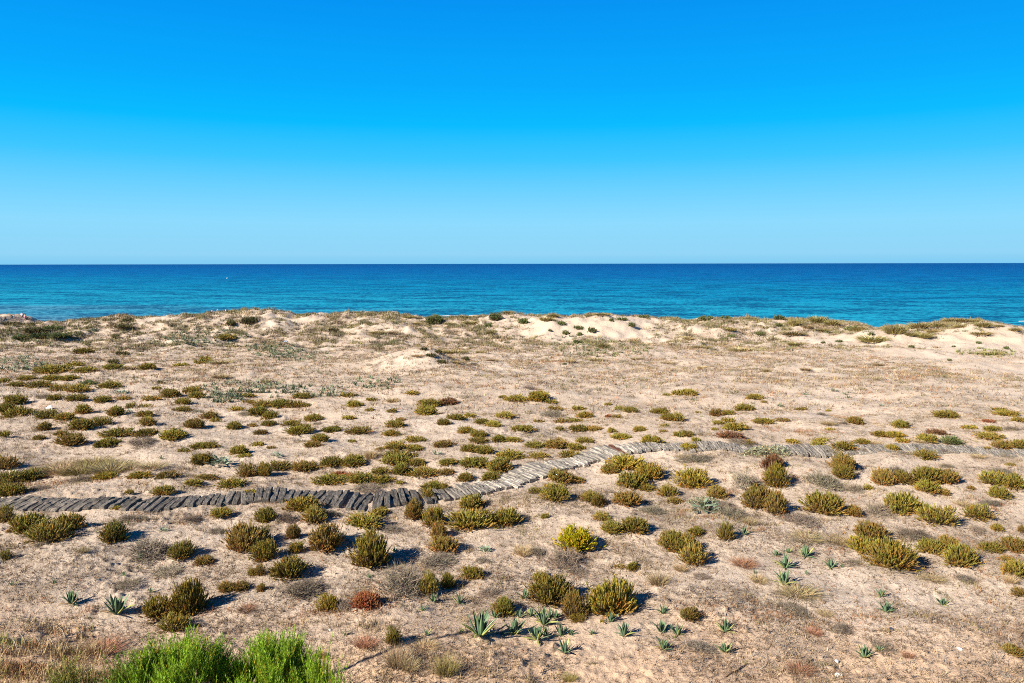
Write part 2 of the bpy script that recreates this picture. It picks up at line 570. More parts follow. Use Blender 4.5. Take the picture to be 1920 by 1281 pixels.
def shrub_meshes(seed, n, h, rad_s=0.0108, flakes=13, name='foliage'):
    """leafy shrub of unit width, height h: finger-like leafy shoots on thin stems"""
    r = np.random.default_rng(seed)
    th = r.uniform(0, 2 * math.pi, n)
    el = np.arcsin(r.uniform(0.0, 1, n) ** 0.9)
    k1, k2, k3 = r.uniform(0, 6.28, 3)
    lump = 1 + 0.13 * np.sin(th * 2 + k1) + 0.12 * np.sin(th * 5 + k2 + el * 3) * np.cos(el) + 0.10 * np.sin(el * 7 + th * 3 + k3) + r.normal(0, 0.10, n)
    dep = np.where(r.random(n) < 0.38, r.uniform(0.55, 0.9, n), 1.0)
    stray = np.where(r.random(n) < 0.14 * np.cos(el) + 0.03, r.uniform(1.1, 1.32, n), 1.0)
    R = 0.5 * lump * dep * stray
    ce = np.cos(el) ** 0.9
    tip = np.stack([R * ce * np.cos(th), R * ce * np.sin(th), h * (0.5 + 0.5 * lump) * dep * (0.5 + 0.5 * stray) * (0.05 + 0.95 * np.sin(el) ** 0.85)], -1)
    b0 = np.stack([tip[:, 0] * 0.16, tip[:, 1] * 0.16, np.zeros(n) - 0.01], -1) + r.normal(0, 0.05, (n, 3)) * [1, 1, 0.2]
    ctl = b0 + (tip - b0) * 0.5 + np.stack([tip[:, 0] * 0.16, tip[:, 1] * 0.16, -0.05 * h * np.ones(n)], -1) + r.normal(0, 0.035, (n, 3)) * [1, 1, .5]
    L = np.linalg.norm(tip - b0, axis=1)
    f0 = np.clip(1 - (0.16 + 0.045 * r.standard_normal(n)) / np.maximum(L, 0.12), 0.12, 0.8)
    ts = np.linspace(0, 1, 5)[None, :] * (1 - f0[:, None]) + f0[:, None]
    bez = lambda t: ((1 - t) ** 2)[..., None] * b0[:, None] + (2 * t * (1 - t))[..., None] * ctl[:, None] + (t ** 2)[..., None] * tip[:, None]
    P = bez(ts)
    rr = rad_s * r.uniform(0.65, 1.3, n)
    prof = np.array([0.35, 0.8, 1.1, 1.0, 0.2])
    Rd = rr[:, None] * prof[None, :] * r.uniform(0.8, 1.2, (n, 5))
    V, F, idx = tubes(P, Rd, 4)
    V = V + r.normal(0, 0.25, V.shape) * (np.repeat(rr, 20))[:, None] * 0.8
    tr = tris_of(F)
    # leaves sticking out of each shoot
    m = flakes
    tt = f0[:, None] + (1 - f0[:, None]) * r.uniform(0.05, 1.02, (n, m))
    C = bez(tt)
    D = bez(np.minimum(tt + 0.02, 1.05)) - C
    A, B = frames(D)
    D /= np.linalg.norm(D, axis=-1, keepdims=True)
    an = r.uniform(0, 2 * math.pi, (n, m, 1))
    O = A * np.cos(an) + B * np.sin(an)
    W = -A * np.sin(an) + B * np.cos(an)
    s = rr[:, None, None] * r.uniform(1.1, 2.2, (n, m, 1))
    q0 = C + O * s * 0.4 + W * s * 0.42
    q1 = C + O * s * 0.4 - W * s * 0.42
    q2 = C + O * s * 1.35 + D * s * 1.5
    LV = np.stack([q0, q1, q2], 2).reshape(-1, 3)
    LF = np.arange(len(LV)).reshape(-1, 3) + len(V)
    allV = np.concatenate([V, LV])
    # make the measured size exact: unit width, height h
    kx = 0.5 / np.percentile(np.abs(allV[:, :2]), 97.5)
    kz = h / np.percentile(allV[:, 2], 98)
    K = np.array([kx, kx, kz])
    allV = allV * K
    allF = np.concatenate([tr, LF])
    # botanical colour variation between shoots: olive, yellow tips, some brown old shoots
    hue = r.random(n)
    base = np.stack([r.uniform(0.85, 1.15, n), r.uniform(0.85, 1.15, n), r.uniform(0.7, 1.3, n)], -1) * r.uniform(0.7, 1.35, (n, 1))
    base[hue < 0.10] *= [1.30, 0.90, 0.9]
    base[hue > 0.82] *= [1.25, 1.22, 1.0]
    low = (np.clip(0.5 - np.sin(el), 0, 0.5) * 2 + 0.5 * np.sin(th + k1) * np.sin(2 * th + k3) > 0.45)
    base[low] *= [1.16, 0.96, 1.1]
    along = np.linspace(0, 1, 5)
    ct = np.repeat(base[:, None], 5, 1)
    ct[:, :, 0] *= 1.08 - 0.06 * along; ct[:, :, 1] *= 0.88 + 0.2 * along
    ct = np.repeat(ct[:, :, None], 4, 2).reshape(-1, 3)
    cl = np.repeat(base[:, None], m, 1) * r.uniform(0.85, 1.3, (n, m, 1))
    cl = np.repeat(cl[:, :, None], 3, 2).reshape(-1, 3)
    fol = mesh(name, allV, allF, M_LEAF, False, np.concatenate([ct, cl]))
    # stems
    ts = np.linspace(0, 1, 4)[None, :] * (f0[:, None] + 0.03)
    SP = bez(ts)
    SV, SF, _ = tubes(SP, np.full((n, 4), 0.0045) * np.array([1.6, 1.1, 0.9, 0.7]), 3)
    stem = mesh('stem', SV * K, SF, M_STEM, False, np.ones((len(SV), 3)))
    return fol, stem, (allV, allF, np.concatenate([ct, cl]))


FLAT, MIDH, TALL = 0.26, 0.42, 0.64
SHRUBS = {}
for k, (h, nn) in enumerate([(FLAT, 540), (FLAT, 600), (FLAT, 460), (MIDH, 700), (MIDH, 600), (MIDH, 780), (TALL, 780), (TALL, 880), (TALL, 690)]):
    SHRUBS.setdefault(h, []).append(shrub_meshes(100 + k, nn, h))
for k, (h, nn) in enumerate([(FLAT, 380), (MIDH, 460), (TALL, 560)]):      # thinner, more open plants
    SHRUBS[h].append(shrub_meshes(130 + k, nn, h, 0.0098, 12))
FARSHRUB = [shrub_meshes(150 + k, 150, FLAT, 0.022, 4, 'far')[2] for k in range(3)]


def twig_mesh(seed, n, h, rad_=0.0046, spread=0.5):
    """tangle of bare grey twigs, low and irregular"""
    r = np.random.default_rng(seed)
    th = r.uniform(0, 2 * math.pi, n)
    k1, k2 = r.uniform(0, 6.28, 2)
    rr = spread * np.sqrt(r.random(n)) * (1 + 0.30 * np.sin(2 * th + k1) + 0.22 * np.sin(3 * th + k2) + r.normal(0, 0.14, n))
    b = np.stack([rr * np.cos(th), rr * np.sin(th), np.zeros(n) - 0.01], -1)
    hh = h * np.clip(1 - (rr / (spread * 1.2)) ** 2, 0.08, 1) * (0.6 + 0.5 * perlin(b[:, 0] * 5 + seed, b[:, 1] * 5, 7) + 0.3)
    b[:, 2] = hh * r.uniform(-0.05, 0.75, n)
    az = th + r.normal(0, 1.3, n)
    tl = r.uniform(0.35, 1.75, n)
    D = np.stack([np.sin(tl) * np.cos(az), np.sin(tl) * np.sin(az), np.cos(tl)], -1)
    ln = r.uniform(0.08, 0.34, n)[:, None]
    tip = b + D * ln
    tip[:, 2] = np.clip(tip[:, 2], 0.0, hh * 1.25 + 0.02)
    mid = 0.5 * (b + tip) + r.normal(0, 0.025, (n, 3)) + [0, 0, 0.015]
    t = np.linspace(0, 1, 4)[None, :, None]
    P = (1 - t) ** 2 * b[:, None] + 2 * t * (1 - t) * mid[:, None] + t ** 2 * tip[:, None]
    V, F, idx = tubes(P, rad_ * np.ones((n, 1)) * np.array([[1.2, 1.0, 0.8, 0.3]]) * r.uniform(0.6, 1.3, (n, 1)), 3)
    tint = r.uniform(0.55, 1.45, (n, 1)) * (1 + r.normal(0, 0.06, (n, 3)))
    return mesh('twigs', V, F, M_TWIG, False, tint[idx])


TWIGS = [twig_mesh(201, 760, 0.18), twig_mesh(202, 700, 0.24), twig_mesh(203, 820, 0.14), twig_mesh(204, 620, 0.28), twig_mesh(205, 560, 0.2)]


def blades(P0, D, L, Wd, bend, r, k=4):
    """ribbon blades: base points, direction (unit), length, width, droop"""
    n = len(P0)
    t = np.linspace(0, 1, k)
    hor = D * [1, 1, 0]
    hor = hor / np.maximum(np.linalg.norm(hor, axis=1, keepdims=True), 1e-6)
    C = P0[:, None] + D[:, None] * (L[:, None] * t[None])[..., None]
    C = C + (hor[:, None] * [1, 1, 0] - np.array([0, 0, 0.6])) * (bend[:, None] * L[:, None] * (t[None] ** 2))[..., None]
    an = r.uniform(0, math.pi, n)
    side = np.stack([np.cos(an), np.sin(an), np.zeros(n)], -1)
    w = Wd[:, None] * np.array([0.8, 1.0, 0.7, 0.06])[None, :k]
    V = np.stack([C - side[:, None] * w[..., None], C + side[:, None] * w[..., None]], 2)
    V = V.reshape(-1, 3)
    o = np.arange(n)[:, None] * 2 * k
    q = np.arange(k - 1)[None, :] * 2
    F = np.stack([o + q, o + q + 1, o + q + 3, o + q + 2], -1).reshape(-1, 4)
    return V, F, np.repeat(np.arange(n), 2 * k)


def grass_mesh(seed, n, h, spread, bend=0.35, wd=0.010):
    r = np.random.default_rng(seed)
    th = r.uniform(0, 2 * math.pi, n); rr = spread * np.sqrt(r.random(n))
    P0 = np.stack([rr * np.cos(th), rr * np.sin(th), 0 * th - 0.01], -1)
    tilt = np.clip(rr / spread * 0.7 + r.normal(0, 0.22, n), -0.5, 1.2)
    D = np.stack([np.sin(tilt) * np.cos(th), np.sin(tilt) * np.sin(th), np.cos(tilt)], -1)
    V, F, idx = blades(P0, D, h * r.uniform(0.55, 1.15, n), wd * r.uniform(0.6, 1.3, n), bend * r.uniform(0.2, 1.3, n), r)
    tint = r.uniform(0.65, 1.4, (n, 1)) * (1 + r.normal(0, 0.07, (n, 3)))
    return mesh('blades', V, F, M_GRASS, False, tint[idx])


GRASS = [grass_mesh(301, 620, 0.58, 0.34, 0.35, 0.006), grass_mesh(302, 560, 0.50, 0.38, 0.5, 0.006), grass_mesh(303, 600, 0.62, 0.30, 0.3, 0.006)]
GRASSFAR = [grass_mesh(311, 420, 0.58, 0.38, 0.4, 0.017), grass_mesh(312, 380, 0.52, 0.42, 0.5, 0.018), grass_mesh(313, 460, 0.60, 0.40, 0.35, 0.017)]


def holly_mesh(seed, n=46):
    """small grey-green plant with broad pointed leaves on short stems"""
    r = np.random.default_rng(seed)
    th = r.uniform(0, 2 * math.pi, n); rr = 0.32 * np.sqrt(r.random(n))
    C = np.stack([rr * np.cos(th), rr * np.sin(th), 0.30 * (1 - (rr / 0.34) ** 2) * r.uniform(0.2, 1.1, n) + 0.03], -1)
    tilt = r.uniform(0.3, 1.3, n)
    D = np.stack([np.sin(tilt) * np.cos(th), np.sin(tilt) * np.sin(th), np.cos(tilt)], -1)
    V, F, idx = blades(C, D, r.uniform(0.12, 0.24, n), r.uniform(0.03, 0.055, n), r.uniform(0, 0.4, n), r)
    st = np.stack([C * [0.4, 0.4, 0], C * [0.8, 0.8, 0.6], C], 1)
    SV, SF, _ = tubes(st, np.full((n, 3), 0.006), 3)
    tint = np.concatenate([(r.uniform(0.75, 1.3, (n, 1)) * np.ones((n, 3)))[idx], np.tile([1.1, 0.95, 0.8], (len(SV), 1))])
    return mesh('leaves', np.concatenate([V, SV]), np.concatenate([F, SF + len(V)]), M_GRASS, False, tint)


HOLLY = [holly_mesh(401), holly_mesh(402, 60), holly_mesh(403, 36)]


def agave_leaf(seed, curve, twist):
    """thick channelled lance leaf of unit length along +X, tip up"""
    st = [0, 0.10, 0.28, 0.5, 0.72, 0.9, 1.0]
    wd = [0.055, 0.050, 0.072, 0.075, 0.055, 0.024, 0.003]
    tk = [0.035, 0.030, 0.022, 0.018, 0.014, 0.008, 0.002]
    V = []
    for s, w, k in zip(st, wd, tk):
        x = s; z = curve * s * s
        c = w * 0.45
        a = twist * s
        for (yy, zz) in ((-w, c), (-w * 0.5, 0.15 * c - k * .2), (0, -k * .3), (w * 0.5, 0.15 * c - k * .2), (w, c), (w * .5, -k), (0, -k * 1.5), (-w * .5, -k)):
            V.append((x - zz * curve * s, yy * math.cos(a) - zz * math.sin(a), z + yy * math.sin(a) + zz * math.cos(a)))
    F = []
    for i in range(len(st) - 1):
        for j in range(8):
            F.append((i * 8 + j, i * 8 + (j + 1) % 8, (i + 1) * 8 + (j + 1) % 8, (i + 1) * 8 + j))
    F.append(tuple(range(7, -1, -1)))
    F.append(tuple(range(48, 56)))
    r = np.random.default_rng(seed)
    t = np.ones((len(V), 3))
    for i, s in enumerate(st):
        for j in range(8):
            edge = 1.0 if j in (0, 4) else 0.0
            t[i * 8 + j] = np.array([1, 1, 1]) * (1 + 0.05 * r.normal()) + np.array([0.55, 0.42, 0.1]) * edge + np.array([0.25, 0.10, -.1]) * max(0, s - 0.85)
    return mesh('leaf', V, F, M_AGAVE, True, t)


ALEAF = [agave_leaf(1, 0.10, 0.2), agave_leaf(2, -0.12, -0.3), agave_leaf(3, 0.22, 0.1), agave_leaf(4, -0.35, 0.4)]

# ------------------------------------------------------------------ where the plants stand, mostly measured on the photograph
# (x, y of the foot, width, height, kind) inside enlarged cut-outs with origin ox, oy and scale s
# kinds: o olive, y yellow olive, Y bright yellow, b brown olive, r russet, R orange red, d dark, g green, s sea holly, D dead twigs, t straw tuft, m marram
RAW = [
 ((0, 560, 3), [
  (1300,160,55,38,'d'),(1405,150,90,42,'d'),(1270,238,130,30,'o'),(695,185,100,30,'d'),(725,135,80,26,'d'),(650,228,50,26,'d'),(690,322,80,28,'d'),
  (470,312,120,28,'o'),(1880,195,60,26,'d'),(640,402,120,40,'o'),(640,372,60,32,'d'),(830,400,90,40,'o'),(750,402,100,36,'t'),(300,425,190,40,'o'),
  (480,414,140,20,'o'),(420,387,120,18,'o'),(1020,382,90,28,'o'),(1155,345,60,24,'o'),(1150,368,110,20,'o'),(1250,367,110,36,'t'),(20,475,70,35,'o'),
  (150,460,100,30,'o'),(95,492,100,30,'o'),(225,502,130,45,'o'),(390,462,110,30,'o'),(290,457,110,26,'o'),(340,522,110,50,'o'),(440,527,150,55,'o'),
  (500,492,100,45,'g'),(620,507,130,48,'o'),(905,480,40,24,'d'),(1495,475,50,30,'t'),(90,597,120,72,'o'),(310,572,80,42,'o'),(430,577,130,42,'o'),
  (580,582,110,44,'o'),(960,554,115,58,'o'),(1085,524,115,48,'o'),(1110,562,95,42,'o'),(1030,594,90,46,'o'),(40,642,100,60,'o'),(110,667,170,76,'o'),
  (260,677,120,66,'o'),(365,682,110,52,'o'),(470,647,110,66,'o'),(655,652,110,60,'o'),(740,617,70,42,'o'),(815,612,80,30,'o'),(1025,632,110,36,'o'),
  (815,667,90,42,'o'),(1480,607,110,46,'o'),(1575,612,110,52,'o'),(1665,607,100,52,'o'),(1700,564,110,42,'o'),(1330,630,90,28,'o'),(1450,657,120,62,'o'),
  (1520,672,95,56,'o'),(1395,557,90,24,'o'),(460,742,140,76,'o'),(570,712,120,60,'o'),(250,742,80,56,'b'),(830,717,100,62,'o'),(1095,727,120,62,'b'),
  (1180,677,100,46,'b'),(1210,692,70,32,'o'),(1320,727,90,52,'o'),(1765,682,120,52,'o'),(1510,717,90,40,'o'),(1420,722,60,28,'b'),(1640,717,130,42,'o'),
  (1690,767,150,62,'o'),(1800,797,100,56,'o'),(1865,752,120,42,'o'),(1465,759,90,34,'b'),(665,782,170,58,'o'),(820,780,120,54,'o'),(975,797,160,72,'o'),
  (400,832,160,86,'b'),(605,835,160,52,'o'),(345,772,80,36,'b'),(220,795,80,36,'b'),(25,782,60,46,'o'),(1150,847,140,46,'o'),(1030,857,80,32,'o'),
  (1345,877,110,62,'o'),(1375,894,80,32,'o'),(1450,832,70,36,'o'),(1525,835,50,26,'b'),(1760,837,90,42,'b'),(730,637,40,32,'s'),(1555,892,90,32,'s'),
  (530,192,50,26,'s'),(240,560,90,40,'D'),(1110,640,60,30,'D'),(1380,660,90,30,'D'),(800,835,200,44,'D'),(1400,590,70,20,'b'),(1720,610,60,28,'o'),
  (680,535,90,24,'s'),(880,512,60,20,'o'),(1245,452,90,20,'t'),(1785,700,60,22,'D'),(700,570,90,22,'b'),(850,570,110,22,'b'),(120,240,110,34,'g'),(230,232,130,40,'g'),(340,236,120,32,'g'),(200,200,140,36,'d'),(300,180,100,26,'g'),(95,152,80,24,'d'),(172,152,50,20,'d'),(40,152,70,24,'d')]),
 ((640, 560, 3), [
  (75,607,105,46,'o'),(40,557,90,30,'o'),(170,577,60,26,'o'),(400,542,90,28,'o'),(160,632,60,24,'o'),(480,657,130,70,'o'),(500,612,120,54,'o'),
  (460,587,60,24,'o'),(600,592,130,48,'r'),(285,642,70,28,'b'),(290,577,60,32,'t'),(40,682,80,30,'o'),(305,727,110,52,'o'),(335,690,60,28,'b'),
  (100,762,150,56,'b'),(280,772,100,42,'o'),(60,807,50,24,'o'),(575,712,80,40,'o'),(645,682,110,44,'o'),(725,664,70,28,'o'),(790,700,90,42,'o'),
  (860,720,100,44,'o'),(920,672,120,46,'o'),(985,587,145,42,'o'),(1110,582,120,66,'y'),(1180,594,80,30,'o'),(905,562,45,20,'o'),(1205,630,90,30,'b'),
  (1190,667,140,46,'D'),(1110,697,60,28,'b'),(1335,629,75,36,'o'),(1370,670,100,42,'o'),(1500,602,50,20,'o'),(1570,620,80,30,'o'),(1630,642,90,42,'o'),
  (1550,672,60,28,'b'),(1500,670,40,24,'R'),(1240,702,80,34,'b'),(1310,692,90,30,'o'),(1335,737,120,46,'o'),(1425,732,100,32,'b'),(1230,740,70,28,'o'),
  (1020,749,125,44,'o'),(700,758,110,50,'o'),(770,782,110,48,'o'),(770,817,130,40,'o'),(885,797,90,44,'o'),(960,807,100,32,'o'),(1520,752,60,38,'o'),
  (1575,789,110,42,'o'),(1680,747,90,38,'o'),(1745,822,120,62,'y'),(1790,647,110,42,'o'),(1835,687,80,52,'o'),(1890,692,90,60,'o'),(1895,547,70,36,'o'),
  (1830,547,50,18,'o'),(1820,720,50,20,'o'),(1900,767,70,36,'o'),(1810,752,50,22,'b'),(1050,512,80,22,'D'),(310,837,140,60,'o'),(415,807,130,32,'o'),
  (410,842,110,34,'o'),(230,852,70,26,'b'),(575,837,130,36,'b'),(535,878,60,40,'s'),(720,862,110,52,'o'),(800,874,110,56,'o'),(1085,837,130,52,'o'),
  (1210,840,130,66,'b'),(1370,812,110,42,'o'),(1320,852,120,44,'o'),(390,874,90,20,'o'),(310,902,150,42,'o'),(950,902,180,44,'o'),(1110,897,140,48,'o'),
  (1280,897,130,58,'o'),(170,890,70,56,'t'),
  (525,150,110,55,'g'),(870,128,85,52,'g'),(940,84,55,24,'m'),(1022,142,55,36,'g'),(1190,110,64,32,'m'),(1150,130,60,36,'m'),(1235,147,60,26,'g'),
  (1400,100,60,22,'m'),(1470,98,70,24,'m'),(1335,175,60,26,'g'),(1262,208,38,30,'g'),(1340,210,30,24,'g'),(1410,200,45,34,'g'),(1175,183,22,16,'g'),
  (1635,168,42,30,'g'),(1520,130,32,22,'g'),(610,150,52,36,'m'),(825,158,50,24,'g'),(840,202,50,26,'m'),(1475,280,62,48,'m'),(1330,257,50,26,'g'),
  (1655,347,50,28,'t'),(1255,374,26,16,'g'),(630,312,130,44,'m'),(785,312,50,38,'m'),(290,205,50,26,'t'),(1285,357,60,28,'t'),(200,205,90,28,'t'),
  (1580,125,60,22,'g'),(1700,110,60,20,'g'),(740,150,90,26,'m'),(505,335,60,26,'d'),(565,365,64,24,'d'),(640,362,60,24,'m'),(545,305,50,24,'d'),(468,292,50,20,'d'),(610,335,50,22,'t'),(700,350,50,24,'d'),(430,330,60,20,'t'),(1645,245,50,44,'t'),(740,375,60,24,'D'),(1840,370,70,30,'t'),(1430,350,90,30,'t'),  # added dark tufts here stand in for shade on the sand mound's right flank
  (850,355,60,20,'t'),(460,250,40,22,'D'),(690,110,60,18,'m'),(415,145,50,16,'m'),(380,108,60,18,'m')]),
 ((1280, 560, 3), [
  (35,547,100,42,'o'),(405,567,100,38,'o'),(455,587,40,18,'o'),(350,634,120,52,'o'),(185,660,80,52,'b'),(255,647,80,36,'o'),(255,687,80,34,'o'),
  (295,737,150,56,'o'),(200,710,70,28,'o'),(455,707,110,38,'o'),(180,735,50,20,'o'),(88,640,40,16,'o'),(665,630,70,24,'b'),(820,632,35,18,'o'),
  (970,707,100,56,'b'),(900,705,60,32,'D'),(830,737,60,24,'y'),(1225,727,110,50,'o'),(1480,672,150,28,'o'),(1820,662,130,36,'o'),(1775,632,90,28,'o'),
  (1890,692,80,36,'o'),(1720,692,70,22,'R'),(1610,732,90,30,'o'),(1430,764,120,36,'r'),(1110,770,110,42,'y'),(1190,785,120,42,'y'),(1235,797,80,32,'y'),(1375,812,120,56,'o'),
  (1510,827,120,60,'g'),(1745,747,110,32,'o'),(1720,797,160,52,'o'),(1800,837,130,62,'b'),(1890,852,90,62,'o'),(1010,806,90,38,'o'),(1060,808,70,34,'t'),(765,817,100,26,'o'),
  (25,774,70,44,'o'),(270,792,160,42,'r'),(360,807,110,32,'b'),(75,812,50,38,'o'),(620,815,90,26,'y'),(60,575,36,22,'s'),(550,600,40,26,'s'),(690,540,36,18,'s'),
  (910,535,36,18,'s'),(930,556,40,18,'s'),(850,525,60,26,'s'),(1115,605,36,18,'s'),(780,655,60,26,'D'),(560,690,80,26,'b'),(820,705,90,34,'t'),(1850,735,110,34,'D'),
  (630,158,64,56,'m'),(760,142,84,54,'m'),(695,112,54,24,'m'),(840,155,74,44,'m'),(995,185,74,60,'m'),(130,128,84,32,'g'),(240,120,62,28,'g'),
  (390,118,64,24,'m'),(540,122,74,34,'g'),(950,187,74,32,'g'),(780,192,90,24,'m'),(1200,203,112,92,'m'),(1330,166,100,52,'m'),(1430,162,90,44,'m'),
  (1500,137,64,40,'m'),(1570,134,70,32,'m'),(1640,138,70,32,'m'),(1690,162,84,46,'m'),(1560,167,64,28,'m'),(1350,227,84,42,'m'),(620,215,124,40,'m'),
  (1070,255,130,54,'m'),(1100,380,50,40,'t'),(470,417,42,32,'t'),(110,397,52,26,'t'),(105,284,80,36,'m'),(260,182,70,30,'m'),(640,262,90,32,'m'),
  (1680,215,90,34,'m'),(1780,150,40,20,'m'),(1870,190,60,30,'m'),(1665,255,30,16,'g'),(1285,280,40,18,'g'),(1525,270,22,14,'g'),(1820,288,28,20,'g'),(1740,320,110,30,'m'),(1500,350,26,16,'g'),
  (690,405,60,24,'t'),(1280,205,50,40,'m'),(1410,195,60,36,'m'),(540,160,40,24,'g'),(275,225,40,20,'g'),(235,235,40,18,'g'),(30,240,60,26,'t'),(435,205,60,20,'g'),(880,245,40,18,'g'),(790,255,26,16,'g'),
  (20,135,30,22,'m'),(700,170,60,34,'t'),(1060,205,40,20,'g'),(330,300,120,22,'t')]),
 ((0, 800, 4), [
  (40,330,190,120,'b'),(250,405,240,100,'o'),(60,415,200,110,'o'),(90,505,220,115,'o'),(20,480,120,100,'o'),(1520,287,160,98,'o'),(1650,310,240,56,'s'),(1050,392,170,58,'y'),
  (800,393,180,36,'y'),(1250,392,180,72,'b'),(1450,422,160,64,'o'),(1740,462,220,95,'o'),(1860,380,160,130,'b'),
  (470,345,260,120,'t'),(640,360,280,135,'m'),(830,360,280,130,'t'),(980,330,200,90,'t'),(1150,310,200,70,'t'),(560,300,260,90,'t'),(720,300,260,110,'m'),(900,320,220,100,'m'),(420,310,200,90,'t'),(560,365,200,80,'m'),
  (970,512,70,42,'y'),(1230,522,160,84,'o'),(870,587,80,38,'y'),(1880,512,90,52,'y'),(45,722,140,155,'o'),(210,772,240,165,'o'),(370,862,340,190,'o'),
  (520,775,220,140,'o'),(860,842,240,155,'o'),(1660,692,160,84,'o'),(1230,782,80,52,'s'),(1370,972,200,145,'o'),(1530,1042,160,74,'b'),(1810,772,150,90,'o'),
  (1830,952,280,230,'b'),(620,952,100,64,'t'),(40,1005,110,92,'o'),(960,690,170,80,'D'),(1060,680,120,60,'D'),(1120,965,300,190,'D'),(1430,702,180,90,'D'),
  (290,905,110,44,'D'),(620,415,170,70,'D'),(300,480,160,70,'D'),(1550,395,160,40,'b'),(1100,370,60,26,'o'),(1620,800,150,80,'D')]),
 ((480, 800, 4), [
  (60,372,120,124,'o'),(170,337,180,90,'o'),(370,342,220,84,'b'),(570,310,190,90,'o'),(730,305,190,100,'o'),(1060,302,260,114,'o'),(1210,302,130,64,'o'),(940,362,160,70,'o'),
  (1090,362,170,95,'o'),(1260,392,250,95,'o'),(1430,372,140,58,'b'),(1440,292,150,54,'o'),(1570,397,130,74,'o'),(1640,312,220,94,'o'),(1830,332,200,130,'o'),
  (1760,402,170,84,'o'),(620,382,110,56,'R'),(560,432,260,74,'o'),(790,430,220,96,'o'),(940,432,200,60,'o'),(1080,432,80,34,'o'),(1320,472,180,94,'o'),(1410,465,90,70,'o'),
  (1285,512,110,100,'y'),(860,244,90,84,'t'),(700,385,120,40,'R'),
  (350,610,280,120,'y'),(440,725,210,150,'o'),(70,692,150,132,'o'),(220,722,160,110,'D'),(560,682,140,92,'D'),(20,880,200,160,'o'),(70,992,200,170,'o'),(280,842,110,124,'b'),(300,952,130,94,'o'),
  (530,942,270,215,'b'),(860,1062,330,285,'o'),(820,762,300,124,'o'),(930,660,130,70,'o'),(1190,702,170,174,'b'),(1330,712,190,174,'o'),(1620,782,350,185,'o'),(1620,602,200,124,'o'),
  (1870,712,230,155,'o'),(1370,802,140,134,'b'),(1410,952,220,135,'b'),(1000,792,190,74,'D'),(830,480,240,70,'D'),(1720,942,110,74,'s'),(100,500,140,50,'D'),(1700,990,140,70,'D')]),
 ((960, 800, 4), [
  (360,430,240,120,'b'),(480,400,130,56,'y'),(180,497,110,64,'o'),(320,570,210,155,'o'),(590,532,170,96,'o'),(650,602,140,100,'b'),(850,300,280,130,'y'),
  (740,354,150,90,'b'),(900,435,230,145,'o'),(1030,392,210,145,'y'),(1010,487,120,72,'o'),(865,600,225,120,'b'),(1170,505,170,114,'o'),(1220,567,130,64,'b'),
  (1360,460,245,180,'y'),(1540,542,155,116,'b'),(1430,622,270,124,'s'),(1750,455,260,170,'D'),(1850,610,210,190,'b'),(1380,275,260,74,'D'),(675,707,150,84,'o'),
  (750,782,165,114,'o'),(920,770,215,135,'o'),(480,905,290,185,'Y'),(245,692,70,54,'o'),(1200,900,210,150,'o'),(1270,960,230,170,'o'),(1360,1002,240,180,'o'),(1380,792,130,84,'o'),
  (1605,857,140,145,'o'),(80,972,150,104,'t'),(400,1005,260,175,'D'),(190,960,130,100,'D'),(1325,177,140,64,'y'),(1385,112,60,46,'o'),(1640,685,260,140,'D'),(1780,735,130,70,'t'),(1600,610,120,60,'D'),(1680,130,170,70,'D'),(1040,660,220,60,'D'),(1300,250,120,50,'t')]),
 ((1440, 800, 4), [
  (60,435,215,205,'y'),(30,330,180,130,'r'),(60,635,190,200,'b'),(-110,620,190,170,'b'),(570,192,190,84,'o'),(560,330,190,140,'b'),(560,402,150,120,'o'),(400,440,290,175,'D'),(935,187,95,60,'o'),(1190,247,185,88,'o'),
  (860,435,160,150,'b'),(950,350,130,90,'D'),(1010,432,180,110,'b'),(1190,395,200,140,'o'),(1340,402,170,120,'b'),(1200,482,200,104,'o'),(1330,522,80,64,'b'),(1740,345,170,76,'D'),(1690,452,210,124,'o'),
  (1840,472,200,126,'o'),(1730,544,150,104,'o'),(420,650,285,185,'o'),(640,674,130,94,'b'),(750,477,80,54,'o'),(1000,630,250,180,'o'),(1270,735,280,180,'o'),
  (1150,640,140,90,'y'),(1460,562,125,64,'t'),(1570,705,225,140,'o'),(1720,757,110,58,'o'),(770,820,250,145,'b'),(730,932,260,145,'y'),(930,1080,335,240,'o'),
  (1220,962,190,124,'o'),(1350,892,180,114,'b'),(1440,1060,270,170,'o'),(1670,947,170,90,'o'),(1840,932,190,126,'b'),(1790,982,110,54,'b'),(1850,1095,200,125,'o'),
  (640,495,150,84,'D'),(830,660,260,134,'D'),(1090,835,280,104,'D'),(240,735,300,104,'D'),(1820,272,64,34,'o'),(1520,472,70,38,'b'),(1900,772,60,84,'b'),(1570,800,160,72,'D'),(1340,300,120,60,'D'),(400,115,120,30,'o'),(180,112,90,26,'y'),(1660,560,160,70,'D'),(-170,150,170,60,'D'),(480,205,120,60,'t'),(690,200,140,44,'D'),(800,120,110,34,'t'),(1030,205,120,34,'t'),(1130,118,100,26,'t'),(1330,200,110,32,'D'),(1400,142,90,28,'t'),(1580,205,120,32,'t'),(1640,152,80,30,'b'),(1780,212,120,30,'D'),
  (290,870,260,90,'t'),(520,890,180,80,'t')]),
 ((0, 1020, 4), [
  (1420,545,260,330,'y'),(1190,565,300,170,'y'),(1310,608,250,160,'o'),(1260,200,290,130,'D'),(780,780,260,150,'q'),(650,800,200,90,'t'),(1850,515,170,66,'q'),(1700,322,160,80,'b'),(1810,300,150,80,'b'),(1890,240,80,66,'o'),
  (1060,760,160,90,'D'),(950,330,240,70,'D')]),
 ((480, 1020, 4), [
  (245,265,290,180,'o'),(40,317,80,66,'b'),(30,230,100,96,'b'),(350,400,330,180,'D'),(540,506,190,150,'y'),(660,494,160,104,'D'),(830,496,225,140,'R'),(1300,380,170,220,'o'),
